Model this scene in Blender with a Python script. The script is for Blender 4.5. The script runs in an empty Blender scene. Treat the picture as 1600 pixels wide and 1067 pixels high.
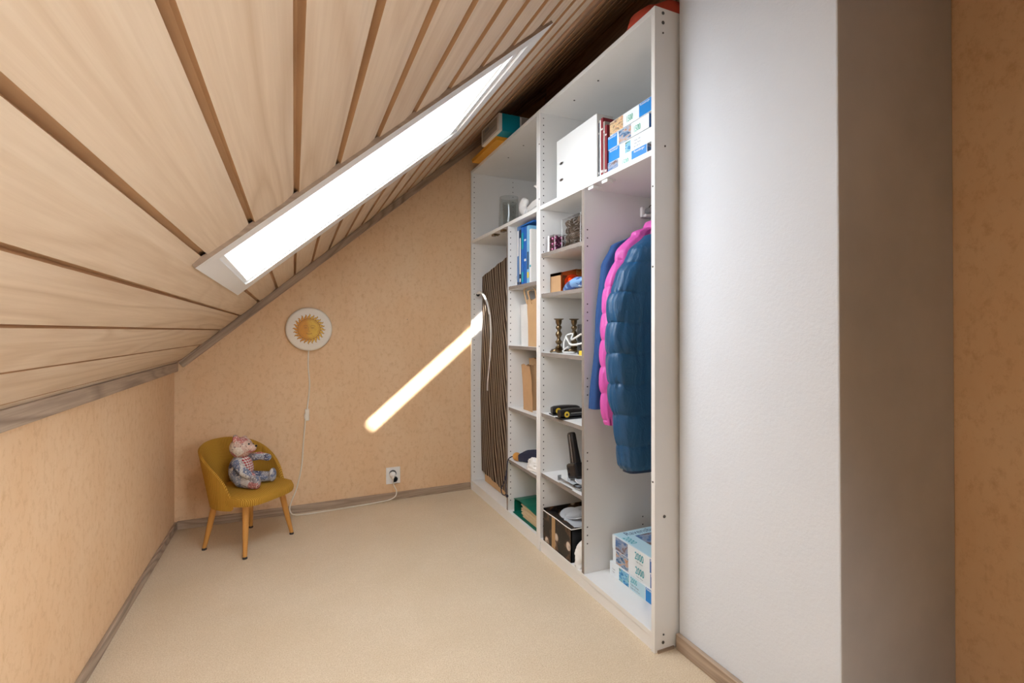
import bpy, bmesh, math, random
from mathutils import Vector, Matrix, noise
random.seed(7)
PI = math.pi
sc = bpy.context.scene
COL = sc.collection

# ------------------------------------------------------------------ camera, world, sun, light, exposure
cam_d = bpy.data.cameras.new('camera'); cam = bpy.data.objects.new('camera', cam_d); COL.objects.link(cam)
cam.location = (0, 0, 1.0)
cam.rotation_euler = (PI/2, 0, -math.radians(24.137))
cam_d.sensor_width = 36; cam_d.lens = 761/1600*36; cam_d.shift_y = -16.5/1600; cam_d.clip_start = .02
sc.camera = cam

THETA = math.atan(.86)          # pitch of the roof
RB = 1.30                       # roof height above x = 0
CT, ST = math.cos(THETA), math.sin(THETA)
def roof(s, y, z=0):            # roof coordinates (up the slope, along the ridge, outward) to the room
    return Vector((s*CT - z*ST, y, RB + s*ST + z*CT))

w = bpy.data.worlds.new('world'); sc.world = w; w.use_nodes = True
w.node_tree.nodes['Background'].inputs[0].default_value = (.80, .90, 1, 1)
w.node_tree.nodes['Background'].inputs[1].default_value = 1.5
def add_light(name, kind, loc, energy, color=(1, 1, 1), **k):
    d = bpy.data.lights.new(name, kind); o = bpy.data.objects.new(name, d); COL.objects.link(o)
    o.location = loc; d.energy = energy; d.color = color
    for a, b in k.items(): setattr(d, a, b)
    return o
sun = add_light('sun', 'SUN', (0, 0, 5), 60, (1, .97, .91), angle=math.radians(2.6))
sun.rotation_euler = Vector((.553, 1.0, -.735)).to_track_quat('-Z', 'Y').to_euler()
# daylight diffused by the skylight's blind
sky = add_light('skylight_daylight', 'AREA', roof(.32, 1.60, .010), 10, (.88, .94, 1), shape='RECTANGLE', size=1.0, size_y=.60)
sky.rotation_euler = (0, -THETA, 0)
# unseen fill lamps added behind the camera; the first lifts the ceiling
rear = add_light('ceiling_fill', 'AREA', (-.10, -.55, .10), 5, (.98, .98, 1), shape='RECTANGLE', size=.8, size_y=1.2, spread=math.radians(100))
rear.rotation_euler = Vector((-.28, .75, 1)).to_track_quat('-Z', 'Y').to_euler()
left_fill = add_light('left_wall_fill', 'AREA', (1.15, -1.1, 1.15), 4.5, (.94, .97, 1), shape='RECTANGLE', size=.5, size_y=1.0, spread=math.radians(60))  # added fill lamp out of view, brightens the left and back walls
left_fill.rotation_euler = Vector((-1.0, 1.25, -.30)).to_track_quat('-Z', 'Y').to_euler()
lamp = add_light('floor_fill', 'AREA', (.22, -.30, 1.42), 7, (.97, .98, 1), shape='RECTANGLE', size=.45, size_y=.8, spread=math.radians(98))  # another added fill, aimed down to lift the floor
lamp.rotation_euler = Vector((-.14, .62, -1)).to_track_quat('-Z', 'Y').to_euler()
vs = sc.view_settings
vs.view_transform = 'Standard'; vs.look = 'None'; vs.gamma = 1; vs.exposure = 0.36; vs.use_curve_mapping = False
sc.display_settings.display_device = 'sRGB'

# ------------------------------------------------------------------ materials
def C(r, g, b):
    def f(v):
        v /= 255
        return v/12.92 if v <= .04045 else ((v+.055)/1.055)**2.4
    return (f(r), f(g), f(b), 1)

class NT:
    def __init__(s, name, rough=.6, metal=0, spec=.5):
        s.m = bpy.data.materials.new(name); s.m.use_nodes = True
        s.t = s.m.node_tree; s.b = s.t.nodes['Principled BSDF']
        s.b.inputs['Roughness'].default_value = rough; s.b.inputs['Metallic'].default_value = metal
        s.b.inputs['Specular IOR Level'].default_value = spec
        s._obj = None
    def n(s, kind, **k):
        nd = s.t.nodes.new(kind)
        for a, v in k.items():
            setattr(nd, a, v)
        return nd
    def link(s, a, b): s.t.links.new(a, b)
    def put(s, sock, v):
        if hasattr(v, 'is_output') or isinstance(v, bpy.types.NodeSocket): s.link(v, sock)
        else: sock.default_value = v
    def obj(s):
        if s._obj is None: s._obj = s.n('ShaderNodeTexCoord').outputs['Object']
        return s._obj
    def mapped(s, scale=(1, 1, 1), rot=(0, 0, 0), src=None):
        mp = s.n('ShaderNodeMapping'); s.link(src or s.obj(), mp.inputs[0])
        mp.inputs['Scale'].default_value = scale; mp.inputs['Rotation'].default_value = rot
        return mp.outputs[0]
    def noise(s, scale, vec=None, detail=3, rough=.5, dist=0):
        nd = s.n('ShaderNodeTexNoise'); s.link(vec or s.obj(), nd.inputs['Vector'])
        nd.inputs['Scale'].default_value = scale; nd.inputs['Detail'].default_value = detail
        nd.inputs['Roughness'].default_value = rough; nd.inputs['Distortion'].default_value = dist
        return nd.outputs['Fac']
    def voronoi(s, scale, vec=None, feature='F1', out='Distance', rnd=1):
        nd = s.n('ShaderNodeTexVoronoi', feature=feature); s.link(vec or s.obj(), nd.inputs['Vector'])
        nd.inputs['Scale'].default_value = scale; nd.inputs['Randomness'].default_value = rnd
        return nd.outputs[out]
    def ramp(s, fac, stops, interp='LINEAR'):
        r = s.n('ShaderNodeValToRGB'); s.link(fac, r.inputs[0]); r.color_ramp.interpolation = interp
        e = r.color_ramp.elements
        while len(e) < len(stops): e.new(.5)
        for i, (p, c) in enumerate(stops):
            e[i].position = p; e[i].color = c if hasattr(c, '__len__') else (c, c, c, 1)
        return r.outputs[0]
    def mix(s, fac, a, b, mode='MIX'):
        m = s.n('ShaderNodeMix', data_type='RGBA', blend_type=mode)
        s.put(m.inputs[0], fac); s.put(m.inputs[6], a); s.put(m.inputs[7], b)
        return m.outputs[2]
    def math(s, op, a, b=0.0, c=0.0):
        m = s.n('ShaderNodeMath', operation=op)
        for i, v in enumerate((a, b, c)): s.put(m.inputs[i], v)
        return m.outputs[0]
    def sep(s, vec=None):
        x = s.n('ShaderNodeSeparateXYZ'); s.link(vec or s.obj(), x.inputs[0]); return x.outputs
    def bump(s, h, strength=.3, dist=.002):
        b = s.n('ShaderNodeBump'); s.link(h, b.inputs['Height'])
        b.inputs['Strength'].default_value = strength; b.inputs['Distance'].default_value = dist
        s.link(b.outputs[0], s.b.inputs['Normal'])
    def base(s, v): s.put(s.b.inputs['Base Color'], v); return s
    def done(s): return s.m

def plain(name, col, rough=.55, metal=0, var=.06, scale=12, bump=0, bscale=200, spec=.5):
    t = NT(name, rough, metal, spec)
    d = tuple(max(0, x*(1-var*2)) for x in col[:3])+(1,)
    t.base(t.mix(t.noise(scale), d, col))
    if bump: t.bump(t.noise(bscale), bump)
    return t.done()

def clear(name, tint=(1, 1, 1, 1), gloss=.10, rough=.05, cloud=0):
    m = bpy.data.materials.new(name); m.use_nodes = True; t = m.node_tree; t.nodes.clear()
    o = t.nodes.new('ShaderNodeOutputMaterial'); a = t.nodes.new('ShaderNodeBsdfTransparent'); g = t.nodes.new('ShaderNodeBsdfGlossy')
    lw = t.nodes.new('ShaderNodeLayerWeight'); lw.inputs[0].default_value = .5
    pw = t.nodes.new('ShaderNodeMath'); pw.operation = 'POWER'; pw.inputs[1].default_value = 4; t.links.new(lw.outputs['Facing'], pw.inputs[0])
    ad = t.nodes.new('ShaderNodeMath'); ad.operation = 'MULTIPLY_ADD'; ad.inputs[1].default_value = .6; ad.inputs[2].default_value = gloss; t.links.new(pw.outputs[0], ad.inputs[0])
    a.inputs[0].default_value = tint; g.inputs['Roughness'].default_value = rough
    x = t.nodes.new('ShaderNodeMixShader'); t.links.new(ad.outputs[0], x.inputs[0])
    t.links.new(a.outputs[0], x.inputs[1]); t.links.new(g.outputs[0], x.inputs[2])
    out = x.outputs[0]
    if cloud:
        d = t.nodes.new('ShaderNodeBsdfDiffuse'); y = t.nodes.new('ShaderNodeMixShader'); y.inputs[0].default_value = cloud
        t.links.new(out, y.inputs[1]); t.links.new(d.outputs[0], y.inputs[2]); out = y.outputs[0]
    t.links.new(out, o.inputs[0])
    return m

def wood_mat(name, light, dark, axis='y', ring=26, knots=True, rough=.55, attr=None, contrast=1.0, soft=.5):
    """grain running along one axis; an optional mesh attribute shifts it per plank"""
    t = NT(name, rough, spec=.3)
    src = t.obj()
    if attr:
        at = t.n('ShaderNodeAttribute', attribute_name=attr)
        off = t.n('ShaderNodeCombineXYZ')
        t.link(t.math('MULTIPLY', at.outputs['Fac'], 3.7), off.inputs[0]); t.link(t.math('MULTIPLY', at.outputs['Fac'], 7.3), off.inputs[1])
        ad = t.n('ShaderNodeVectorMath', operation='ADD'); t.link(src, ad.inputs[0]); t.link(off.outputs[0], ad.inputs[1]); src = ad.outputs[0]
    st = {'x': (.10, 1, 1), 'y': (1, .10, 1), 'z': (1, 1, .10)}[axis]
    v = t.mapped(st, src=src)
    warp = t.noise(5, v, 2, .5, .4)
    st2 = {'x': (.30, 1, 1), 'y': (1, .30, 1), 'z': (1, 1, .30)}[axis]
    kv = t.mapped(st2, src=src)
    kd = t.voronoi(4.2, kv)
    kn = t.ramp(kd, [(0, 1), (.10, .45), (.34, 0)])
    f1 = t.math('ADD', t.math('MULTIPLY', warp, ring*.36), t.math('MULTIPLY', kn, .9 if knots else 0))
    rings = t.math('FRACT', t.math('MULTIPLY', f1, 1.6))
    rg = t.ramp(rings, [(0, 1), (.30, .25), (.72, 0), (1, .9)])
    fine = t.noise(150, t.mapped({'x': (.03, 1, 1), 'y': (1, .03, 1), 'z': (1, 1, .03)}[axis], src=src), 3, .6)
    big = t.noise(2.5, v, 2)
    fac = t.math('MULTIPLY', rg, t.math('MULTIPLY', t.ramp(big, [(.35, soft), (.62, 1)]), .62*contrast))
    col = t.mix(fac, light, dark)
    col = t.mix(t.math('MULTIPLY', t.ramp(fine, [(.40, 1), (.62, 0)]), .22*contrast), col, dark)
    if knots:
        kk = t.ramp(kd, [(0, 1), (.05, .75), (.11, 0)])
        kc = tuple(x*.38 for x in dark[:3])+(1,)
        col = t.mix(t.math('MULTIPLY', kk, .75), col, kc)
    if attr:
        wn = t.n('ShaderNodeTexWhiteNoise', noise_dimensions='1D'); t.link(at.outputs['Fac'], wn.inputs['W'])
        col = t.mix(t.math('MULTIPLY', wn.outputs['Value'], .10), col, dark)
    t.base(col); t.bump(t.math('ADD', fine, rg), .10, .0015)
    return t.done()

M = {}
def wallpaper(name, a, b, c):
    t = NT(name, .8, spec=.2)
    v = t.mapped((1, 1, .7))
    n1 = t.noise(5, v, 5, .65); n2 = t.noise(42, t.mapped((1, 1, .7)), 5, .75); n3 = t.noise(260, None, 2)
    col = t.mix(t.ramp(n1, [(.35, 0), (.68, 1)]), a, b)
    col = t.mix(t.math('MULTIPLY', t.ramp(n2, [(.50, 0), (.70, 1)]), .62), col, c)
    t.base(col); t.bump(t.math('ADD', n2, n3), .10, .001)
    return t.done()
M['wall'] = wallpaper('ochre_wallpaper', C(232, 200, 163), C(228, 191, 151), C(206, 164, 122))
def carpet():
    t = NT('beige_carpet', .95, spec=.1)
    n1 = t.noise(3.2, None, 4, .6); n2 = t.noise(260, None, 3, .75); n3 = t.noise(60, None, 4, .7)
    col = t.mix(t.ramp(n1, [(.35, 0), (.65, 1)]), C(226, 210, 184), C(233, 218, 194))
    col = t.mix(t.math('MULTIPLY', t.ramp(n2, [(.35, 1), (.6, 0)]), .60), col, C(186, 158, 122))
    col = t.mix(t.math('MULTIPLY', t.ramp(n3, [(.45, 1), (.7, 0)]), .18), col, C(198, 176, 146))
    t.base(col); t.bump(t.math('ADD', n2, n3), .45, .005)
    return t.done()
M['carpet'] = carpet()
M['plank'] = wood_mat('whitewashed_pine', C(220, 200, 175), C(178, 146, 112), 'y', 24, True, attr='plank', contrast=.72, soft=.2)
M['dark_plank'] = wood_mat('darker_brown_boards', C(205, 170, 140), C(128, 96, 72), 'y', 20, True, attr='plank', contrast=1.1)  # darker, browner tone than the main planks
M['groove'] = wood_mat('bare_brown_groove', C(200, 164, 126), C(166, 128, 92), 'y', 16, False)
M['trim'] = wood_mat('grey_brown_trim_y', C(190, 170, 150), C(116, 98, 84), 'y', 30, False, contrast=1.2)
M['trimx'] = wood_mat('grey_brown_trim_x', C(188, 166, 144), C(112, 92, 76), 'x', 30, False, contrast=1.2)
M['edgewood'] = wood_mat('brown_casing_edge', C(160, 138, 118), C(108, 88, 72), 'x', 24, False)
t = NT('white_plaster', .75, spec=.25)
n = t.noise(90, None, 5, .7); t.base(t.mix(t.noise(2.2, None, 4, .6), C(216, 223, 232), C(224, 230, 238))); t.bump(n, .35, .004); M['plaster'] = t.done()
t = NT('shaded_plaster', .8, spec=.2)  # chimney side: its shade is put into a darker plaster tone
n = t.noise(40, None, 5, .7); t.base(t.mix(t.ramp(t.noise(3.5, None, 4, .6), [(.3, 0), (.7, 1)]), C(186, 188, 192), C(200, 201, 204))); t.bump(n, .15, .003); M['plaster_shaded'] = t.done()
M['white_paint'] = plain('white_painted_frame', C(232, 233, 232), .4, 0, .02)
def cabinet(name, mode):
    """white laminate with rows of pin holes drilled in its two faces"""
    t = NT(name, .42, spec=.4)
    grain = t.noise(9, t.mapped((1, 1, .05)), 3)
    col = t.mix(grain, C(226, 226, 224), C(233, 233, 232))
    if mode:
        s = t.sep(); x, z = s[0], s[2]
        zz = t.math('DIVIDE', z, .032)
        dz = t.math('MULTIPLY', t.math('ABSOLUTE', t.math('SUBTRACT', t.math('FRACT', zz), .5)), .032)
        dx = t.math('MINIMUM', t.math('ABSOLUTE', t.math('SUBTRACT', x, .018)), t.math('ABSOLUTE', t.math('SUBTRACT', x, .285)))
        d = t.math('SQRT', t.math('ADD', t.math('MULTIPLY', dx, dx), t.math('MULTIPLY', dz, dz)))
        hole = t.math('LESS_THAN', d, .0029)
        hole = t.math('MULTIPLY', hole, t.math('GREATER_THAN', z, .09)); hole = t.math('MULTIPLY', hole, t.math('LESS_THAN', z, 1.97))
        ny = t.n('ShaderNodeNewGeometry').outputs['True Normal']
        hole = t.math('MULTIPLY', hole, t.math('GREATER_THAN', t.math('ABSOLUTE', t.sep(ny)[1]), .5))
        if mode == 'groups':
            g = t.math('MODULO', t.math('ADD', t.math('FLOOR', zz), 4), 9)
            hole = t.math('MULTIPLY', hole, t.math('LESS_THAN', g, 2.5))
        col = t.mix(hole, col, C(40, 38, 36))
    t.base(col)
    return t.done()
M['lam'] = cabinet('white_laminate', None); M['lam_holes'] = cabinet('white_laminate_pin_holes', 'all'); M['lam_groups'] = cabinet('white_laminate_grouped_holes', 'groups')
M['raw_edge'] = plain('grey_raw_edge', C(140, 130, 122), .7, 0, .12, 40)
M['steel'] = plain('brushed_steel', C(190, 192, 195), .3, 1, .05, 60)
M['dark_metal'] = plain('dark_metal', C(70, 70, 74), .35, .9, .1)
M['brass'] = plain('aged_brass', C(150, 128, 98), .28, 1, .3, 60)
M['screw'] = plain('screw_grey', C(92, 90, 88), .5, .4, .1)
M['white_plastic'] = plain('white_plastic', C(238, 238, 236), .35, 0, .02)
M['cream_plastic'] = plain('cream_plastic', C(236, 228, 214), .4, 0, .02)
M['black_plastic'] = plain('black_plastic', C(22, 22, 25), .3, 0, .1)
M['cardboard'] = plain('brown_cardboard', C(190, 150, 108), .8, 0, .08, 30)
M['kraft'] = plain('kraft_paper', C(206, 168, 124), .8, 0, .08, 20, .4, 60)
M['white_paper'] = plain('white_paper', C(232, 230, 226), .7, 0, .04, 25, .4, 60)
M['puzzle_white'] = plain('puzzle_white_card', C(225, 233, 238), .4, 0, .02)
M['puzzle_pale'] = plain('puzzle_pale_blue_card', C(186, 220, 234), .4, 0, .03)
M['puzzle_blue'] = plain('puzzle_blue_card', C(0, 128, 208), .4, 0, .02)
M['puzzle_deep'] = plain('puzzle_deep_blue_card', C(10, 92, 170), .4, 0, .02)
M['print_teal'] = plain('teal_print', C(20, 160, 175), .5, 0, .02)
M['print_navy'] = plain('navy_print', C(50, 80, 120), .5, 0, .02)
M['print_grey'] = plain('grey_print', C(120, 130, 140), .5, 0, .02)
M['print_green'] = plain('pale_green_print', C(110, 190, 165), .5, 0, .02)
def picture(name, stops, scale=30, seed=0):
    t = NT(name, .4)
    mp = t.mapped((1, 1, 2.2)); mp.node.inputs['Location'].default_value = (seed, seed*2, seed)
    t.base(t.ramp(t.noise(scale, mp, 6, .7, .6), stops)); return t.done()
M['pic_town'] = picture('printed_town_picture', [(.30, C(70, 60, 70)), (.42, C(140, 110, 90)), (.52, C(222, 196, 150)), (.60, C(190, 120, 80)), (.72, C(120, 150, 190))], 40)
M['pic_castle'] = picture('printed_castle_picture', [(.30, C(20, 50, 80)), (.42, C(50, 90, 130)), (.50, C(150, 175, 200)), (.58, C(200, 150, 110)), (.70, C(40, 60, 60))], 30, 3)
M['pic_lake'] = picture('printed_lake_picture', [(.30, C(10, 70, 130)), (.44, C(20, 130, 190)), (.52, C(150, 205, 225)), (.60, C(70, 130, 120)), (.72, C(90, 110, 90))], 34, 6)
M['pic_coast'] = picture('printed_coast_picture', [(.30, C(30, 60, 110)), (.45, C(70, 110, 160)), (.52, C(150, 160, 180)), (.58, C(110, 85, 80)), (.70, C(60, 45, 50))], 12, 9)
M['teal_card'] = plain('teal_card', C(0, 140, 160), .5, 0, .04)
M['grey_card'] = plain('grey_printed_card', C(176, 170, 164), .6, 0, .15, 60)
M['yellow_card'] = plain('yellow_folder_card', C(226, 160, 40), .6, 0, .05)
M['orange_cloth'] = plain('rust_red_fabric', C(196, 76, 52), .8, 0, .1, 40)
M['navy_wool'] = plain('navy_wool', C(36, 74, 128), .9, 0, .1, 90, .3, 500)
M['navy_cloth'] = plain('navy_cloth', C(38, 42, 66), .8, 0, .12, 60, .3)
def nylon(name, col, rough):
    t = NT(name, rough, spec=.45); n_ = t.noise(22, t.mapped((1, 1, .45)), 5, .62, .6)
    t.base(t.mix(n_, tuple(x*.8 for x in col[:3])+(1,), col)); t.bump(n_, .55, .012); return t.done()
M['pink_nylon'] = nylon('pink_nylon', C(216, 90, 178), .42)
M['blue_nylon'] = nylon('blue_nylon', C(24, 80, 122), .38)
M['blue_lining'] = plain('dark_blue_lining', C(14, 44, 78), .5, 0, .1)
M['oak'] = wood_mat('honey_wood_leg', C(206, 150, 78), C(168, 108, 48), 'z', 14, False, .35, contrast=.8)
M['beech'] = wood_mat('hanger_wood', C(214, 180, 136), C(180, 138, 92), 'x', 18, False, .4)
M['white_glaze'] = plain('white_glaze', C(240, 240, 238), .15, 0, .01)
M['grey_glaze'] = plain('pale_grey_glaze', C(205, 210, 216), .2, 0, .02)
M['green_card'] = plain('dark_green_card', C(0, 104, 84), .45, 0, .08)
M['paper_edge'] = plain('paper_stack_edges', C(224, 202, 168), .8, 0, .2, 300)
M['bird_cloth'] = plain('white_rag', C(236, 234, 230), .85, 0, .05)
M['maroon'] = plain('maroon_cover', C(134, 28, 40), .5, 0, .12, 40)
M['bauble'] = plain('purple_bauble', C(150, 84, 120), .18, .7, .15, 30)
M['orange_bauble'] = plain('orange_bauble', C(224, 96, 40), .18, .5, .1, 20)
M['cone'] = plain('pine_cone', C(120, 100, 84), .8, 0, .4, 120, .5, 200)
M['frost'] = plain('frosted_cone_tip', C(205, 198, 190), .7, 0, .2, 90)
M['clear'] = clear('clear_plastic', gloss=.04)
M['clear_cloudy'] = clear('cloudy_plastic', gloss=.05, cloud=.62)
M['amber_clear'] = clear('amber_cellophane', (.93, .62, .32, 1), .05)
M['glass'] = clear('clear_glass', (.93, .95, .95, 1), .05, .02)
M['pane'] = clear('window_glass', (1, 1, 1, 1), 0, .02)
M['yellow_print'] = plain('yellow_badge', C(226, 196, 60), .4, 0, .03)
M['tape'] = plain('brown_tape', C(176, 140, 96), .35, 0, .05)

# ------------------------------------------------------------------ mesh helpers
class MB:
    def __init__(s): s.v = []; s.f = []; s.mi = []; s.at = None
    def add(s, vs, fs, mi=0, mtx=None):
        k = len(s.v)
        s.v += [(mtx @ Vector(p)) if mtx else Vector(p) for p in vs]
        s.f += [tuple(i+k for i in f) for f in fs]; s.mi += [mi]*len(fs)
        return s
    def box(s, x0, x1, y0, y1, z0, z1, mi=0, mtx=None, faces=None):
        vs = [(x0, y0, z0), (x1, y0, z0), (x1, y1, z0), (x0, y1, z0), (x0, y0, z1), (x1, y0, z1), (x1, y1, z1), (x0, y1, z1)]
        fs = [(0, 3, 2, 1), (4, 5, 6, 7), (0, 1, 5, 4), (1, 2, 6, 5), (2, 3, 7, 6), (3, 0, 4, 7)]   # -z +z -y +x +y -x
        k = len(s.mi); s.add(vs, fs, mi, mtx)
        for i, m in (faces or {}).items(): s.mi[k+i] = m
        return s
    def rings(s, rings, mi=0, mtx=None, cap=True, close=False):
        n = len(rings[0]); vs = [p for r in rings for p in r]; fs = []
        R = len(rings)
        for i in range(R if close else R-1):
            a, b = i*n, ((i+1) % R)*n
            for j in range(n):
                fs.append((a+j, a+(j+1) % n, b+(j+1) % n, b+j))
        if cap and not close:
            fs.append(tuple(reversed(range(n)))); fs.append(tuple((R-1)*n+j for j in range(n)))
        return s.add(vs, fs, mi, mtx)
    def lathe(s, prof, n=24, mi=0, mtx=None, cap=True):
        return s.rings([[(r*math.cos(2*PI*j/n), r*math.sin(2*PI*j/n), z) for j in range(n)] for r, z in prof], mi, mtx, cap)
    def tube(s, pts, r, n=8, mi=0, mtx=None, cap=True):
        pts = [Vector(p) for p in pts]; rr = r if hasattr(r, '__len__') else [r]*len(pts)
        rings = []; up = Vector((0, 0, 1))
        for i, p in enumerate(pts):
            d = (pts[min(i+1, len(pts)-1)]-pts[max(i-1, 0)]).normalized()
            if i == 0:
                a = d.cross(up if abs(d.z) < .9 else Vector((1, 0, 0))).normalized()
            else:
                a = (a-d*a.dot(d)).normalized()
            b = d.cross(a)
            rings.append([p+(a*math.cos(2*PI*j/n)+b*math.sin(2*PI*j/n))*rr[i] for j in range(n)])
        return s.rings(rings, mi, mtx, cap)
    def ball(s, c, r, n=16, m=10, mi=0, mtx=None):
        if not hasattr(r, '__len__'): r = (r, r, r)
        rings = []
        for i in range(1, m):
            a = PI*i/m
            rings.append([(c[0]+r[0]*math.sin(a)*math.cos(2*PI*j/n), c[1]+r[1]*math.sin(a)*math.sin(2*PI*j/n), c[2]-r[2]*math.cos(a)) for j in range(n)])
        return s.rings(rings, mi, mtx)
    def prism(s, poly, z0, z1, mi=0, mtx=None):
        n = len(poly)
        return s.rings([[(x, y, z0) for x, y in poly], [(x, y, z1) for x, y in poly]], mi, mtx)
    def text(s, body, mtx, size, mi=0, squeeze=1.0, bold=0):
        cu = bpy.data.curves.new('lettering', 'FONT'); cu.body = body; cu.size = size; cu.extrude = 0; cu.offset = bold; cu.resolution_u = 2
        o = bpy.data.objects.new('lettering', cu)
        me = bpy.data.meshes.new_from_object(o)
        s.add([(v.co.x*squeeze, v.co.y, 0) for v in me.vertices], [tuple(p.vertices) for p in me.polygons], mi, mtx)
        bpy.data.objects.remove(o); bpy.data.curves.remove(cu); bpy.data.meshes.remove(me)
        return s

def spline(pts, n=8):
    pts = [Vector(p) for p in pts]; out = []
    for i in range(len(pts)-1):
        a, b, c, d = pts[max(i-1, 0)], pts[i], pts[i+1], pts[min(i+2, len(pts)-1)]
        for k in range(n):
            t = k/n
            out.append(.5*((2*b)+(c-a)*t+(2*a-5*b+4*c-d)*t*t+(3*b-a-3*c+d)*t**3))
    out.append(pts[-1]); return out

def origin(o):
    p = Vector((0, 0, 0))
    while o: p += Vector(o.location); o = o.parent
    return p
def obj(name, mb, mats, parent=None, smooth=False, local=False, bevel=0, at=None):
    me = bpy.data.meshes.new(name)
    off = Vector((0, 0, 0)) if local or not parent else origin(parent)
    if at: off = Vector(at)
    me.from_pydata([tuple(v-off) for v in mb.v], [], mb.f)
    for m in (mats if isinstance(mats, (list, tuple)) else [mats]): me.materials.append(M[m] if isinstance(m, str) else m)
    for p, i in zip(me.polygons, mb.mi): p.material_index = i; p.use_smooth = smooth
    if mb.at:
        a = me.attributes.new('plank', 'FLOAT', 'FACE')
        for i, x in enumerate(mb.at): a.data[i].value = x
    bm = bmesh.new(); bm.from_mesh(me)
    bmesh.ops.recalc_face_normals(bm, faces=bm.faces)
    bm.to_mesh(me); bm.free(); me.update()
    o = bpy.data.objects.new(name, me); COL.objects.link(o)
    if parent: o.parent = parent
    if at: o.location = at
    if bevel:
        b = o.modifiers.new('bevel', 'BEVEL'); b.width = bevel; b.segments = 2; b.limit_method = 'ANGLE'
    if smooth and hasattr(me, 'set_sharp_from_angle'): me.set_sharp_from_angle(angle=math.radians(50))
    return o
def thing(name, label, cat, loc=(0, 0, 0), rz=0, group=None):
    o = bpy.data.objects.new(name, None); COL.objects.link(o); o.empty_display_size = .05
    o.location = loc; o.rotation_euler = (0, 0, rz)
    return tag(o, label, cat, group)
def tag(o, label, cat, group=None):
    o['label'] = label; o['category'] = cat
    if group: o['group'] = group
    return o
def struct(o): o['kind'] = 'structure'; return o
def T(x, y, z, rz=0, rx=0, ry=0):
    return Matrix.Translation((x, y, z)) @ Matrix.Rotation(rz, 4, 'Z') @ Matrix.Rotation(ry, 4, 'Y') @ Matrix.Rotation(rx, 4, 'X')
def basis(o, x, y):          # lettering plane: origin, reading direction, up direction
    x = Vector(x).normalized(); y = Vector(y).normalized(); z = x.cross(y)
    m = Matrix((x, y, z)).transposed().to_4x4(); m.translation = Vector(o); return m

# ------------------------------------------------------------------ room
XL, YB, XR, YR = -.548, 2.93, 1.58, -1.5
struct(obj('floor', MB().box(XL-.1, XR+.1, YR-.1, YB+.1, -.05, 0), 'carpet'))
struct(obj('wall_left', MB().box(XL-.1, XL, YR-.1, YB+.1, -.05, .90), 'wall'))
struct(obj('wall_back', MB().box(XL-.1, XR+.1, YB, YB+.1, -.05, 3.0), 'wall'))
struct(obj('wall_right', MB().box(XR, XR+.1, YR-.1, YB+.1, -.05, 3.0), 'wall'))
struct(obj('wall_rear', MB().box(XL-.1, XR+.1, YR-.1, YR, -.05, 3.0), 'dark_plank'))  # unseen wall, given dark boards to lower the bounced light

PW = .1154; SO = .0026
WS0, WS1, WY0, WY1 = -.228, .835, 1.215, 1.995          # opening for the skylight, on the slope
def ceiling_part(k0, k1, extra=False):
    mb = MB(); at = []
    for k in range(k0, k1):
        a = SO+k*PW; b = a+PW
        prof = [(a, .012), (a+.012, .012), (a+.012, 0), (b-.028, 0), (b, .004), (b, .012)]
        if extra: prof = [(a, .012), (a+.010, .012), (a+.010, 0), (a+.024, -.004), (a+.038, 0), (a+.040, .005), (a+.046, .005), (a+.048, 0), (b-.012, 0), (b-.004, .006), (b, .012)]
        segs = list(zip(prof[:-1], prof[1:]))
        out = []
        for (s0, z0), (s1, z1) in segs:
            cuts = [s0]; gi = 1 if (z0 > .009 or (s0 == s1)) and not extra else 0
            for c in (WS0, WS1):
                if s0 < c < s1: cuts.append(c)
            cuts.append(s1)
            if s1 == s0: out.append((s0, z0, s1, z1, gi)); continue
            for c0, c1 in zip(cuts[:-1], cuts[1:]):
                f = lambda c: z0+(z1-z0)*(c-s0)/(s1-s0)
                out.append((c0, f(c0), c1, f(c1), gi))
        for s0, z0, s1, z1, gi in out:
            mid = (s0+s1)/2
            rngs = [(YR, WY0), (WY1, YB+.02)] if WS0 < mid < WS1 else [(YR, YB+.02)]
            for y0, y1 in rngs:
                mb.add([roof(s0, y0, z0), roof(s1, y0, z1), roof(s1, y1, z1), roof(s0, y1, z0)], [(0, 1, 2, 3)], gi)
                at.append(k+.5+(9 if y0 > 1.5 else 0))
    mb.at = at
    return mb
ceil = struct(obj('ceiling', ceiling_part(-7, 10), ['plank', 'groove']))
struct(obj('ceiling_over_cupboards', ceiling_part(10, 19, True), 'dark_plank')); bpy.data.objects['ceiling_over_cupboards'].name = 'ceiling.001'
# roof body above the planks, leaving the window hole
mb = MB()
for s0, s1, y0, y1 in ((-.95, WS0, YR-.1, YB+.1), (WS1, 2.3, YR-.1, YB+.1), (WS0, WS1, YR-.1, WY0), (WS0, WS1, WY1, YB+.1)):
    vs = [roof(s, y, z) for z in (.013, .05) for s, y in ((s0, y0), (s1, y0), (s1, y1), (s0, y1))]
    mb.add(vs, [(0, 3, 2, 1), (4, 5, 6, 7), (0, 1, 5, 4), (1, 2, 6, 5), (2, 3, 7, 6), (3, 0, 4, 7)])
struct(obj('ceiling.002', mb, 'trim'))
# trims
def slope_box(mb, s0, s1, y0, y1, z0, z1, mi=0, faces=None):
    vs = [roof(s, y, z) for z in (z0, z1) for s, y in ((s0, y0), (s1, y0), (s1, y1), (s0, y1))]
    k = len(mb.mi)
    mb.add(vs, [(0, 3, 2, 1), (4, 5, 6, 7), (0, 1, 5, 4), (1, 2, 6, 5), (2, 3, 7, 6), (3, 0, 4, 7)], mi)
    for i, m in (faces or {}).items(): mb.mi[k+i] = m
    return mb
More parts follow.
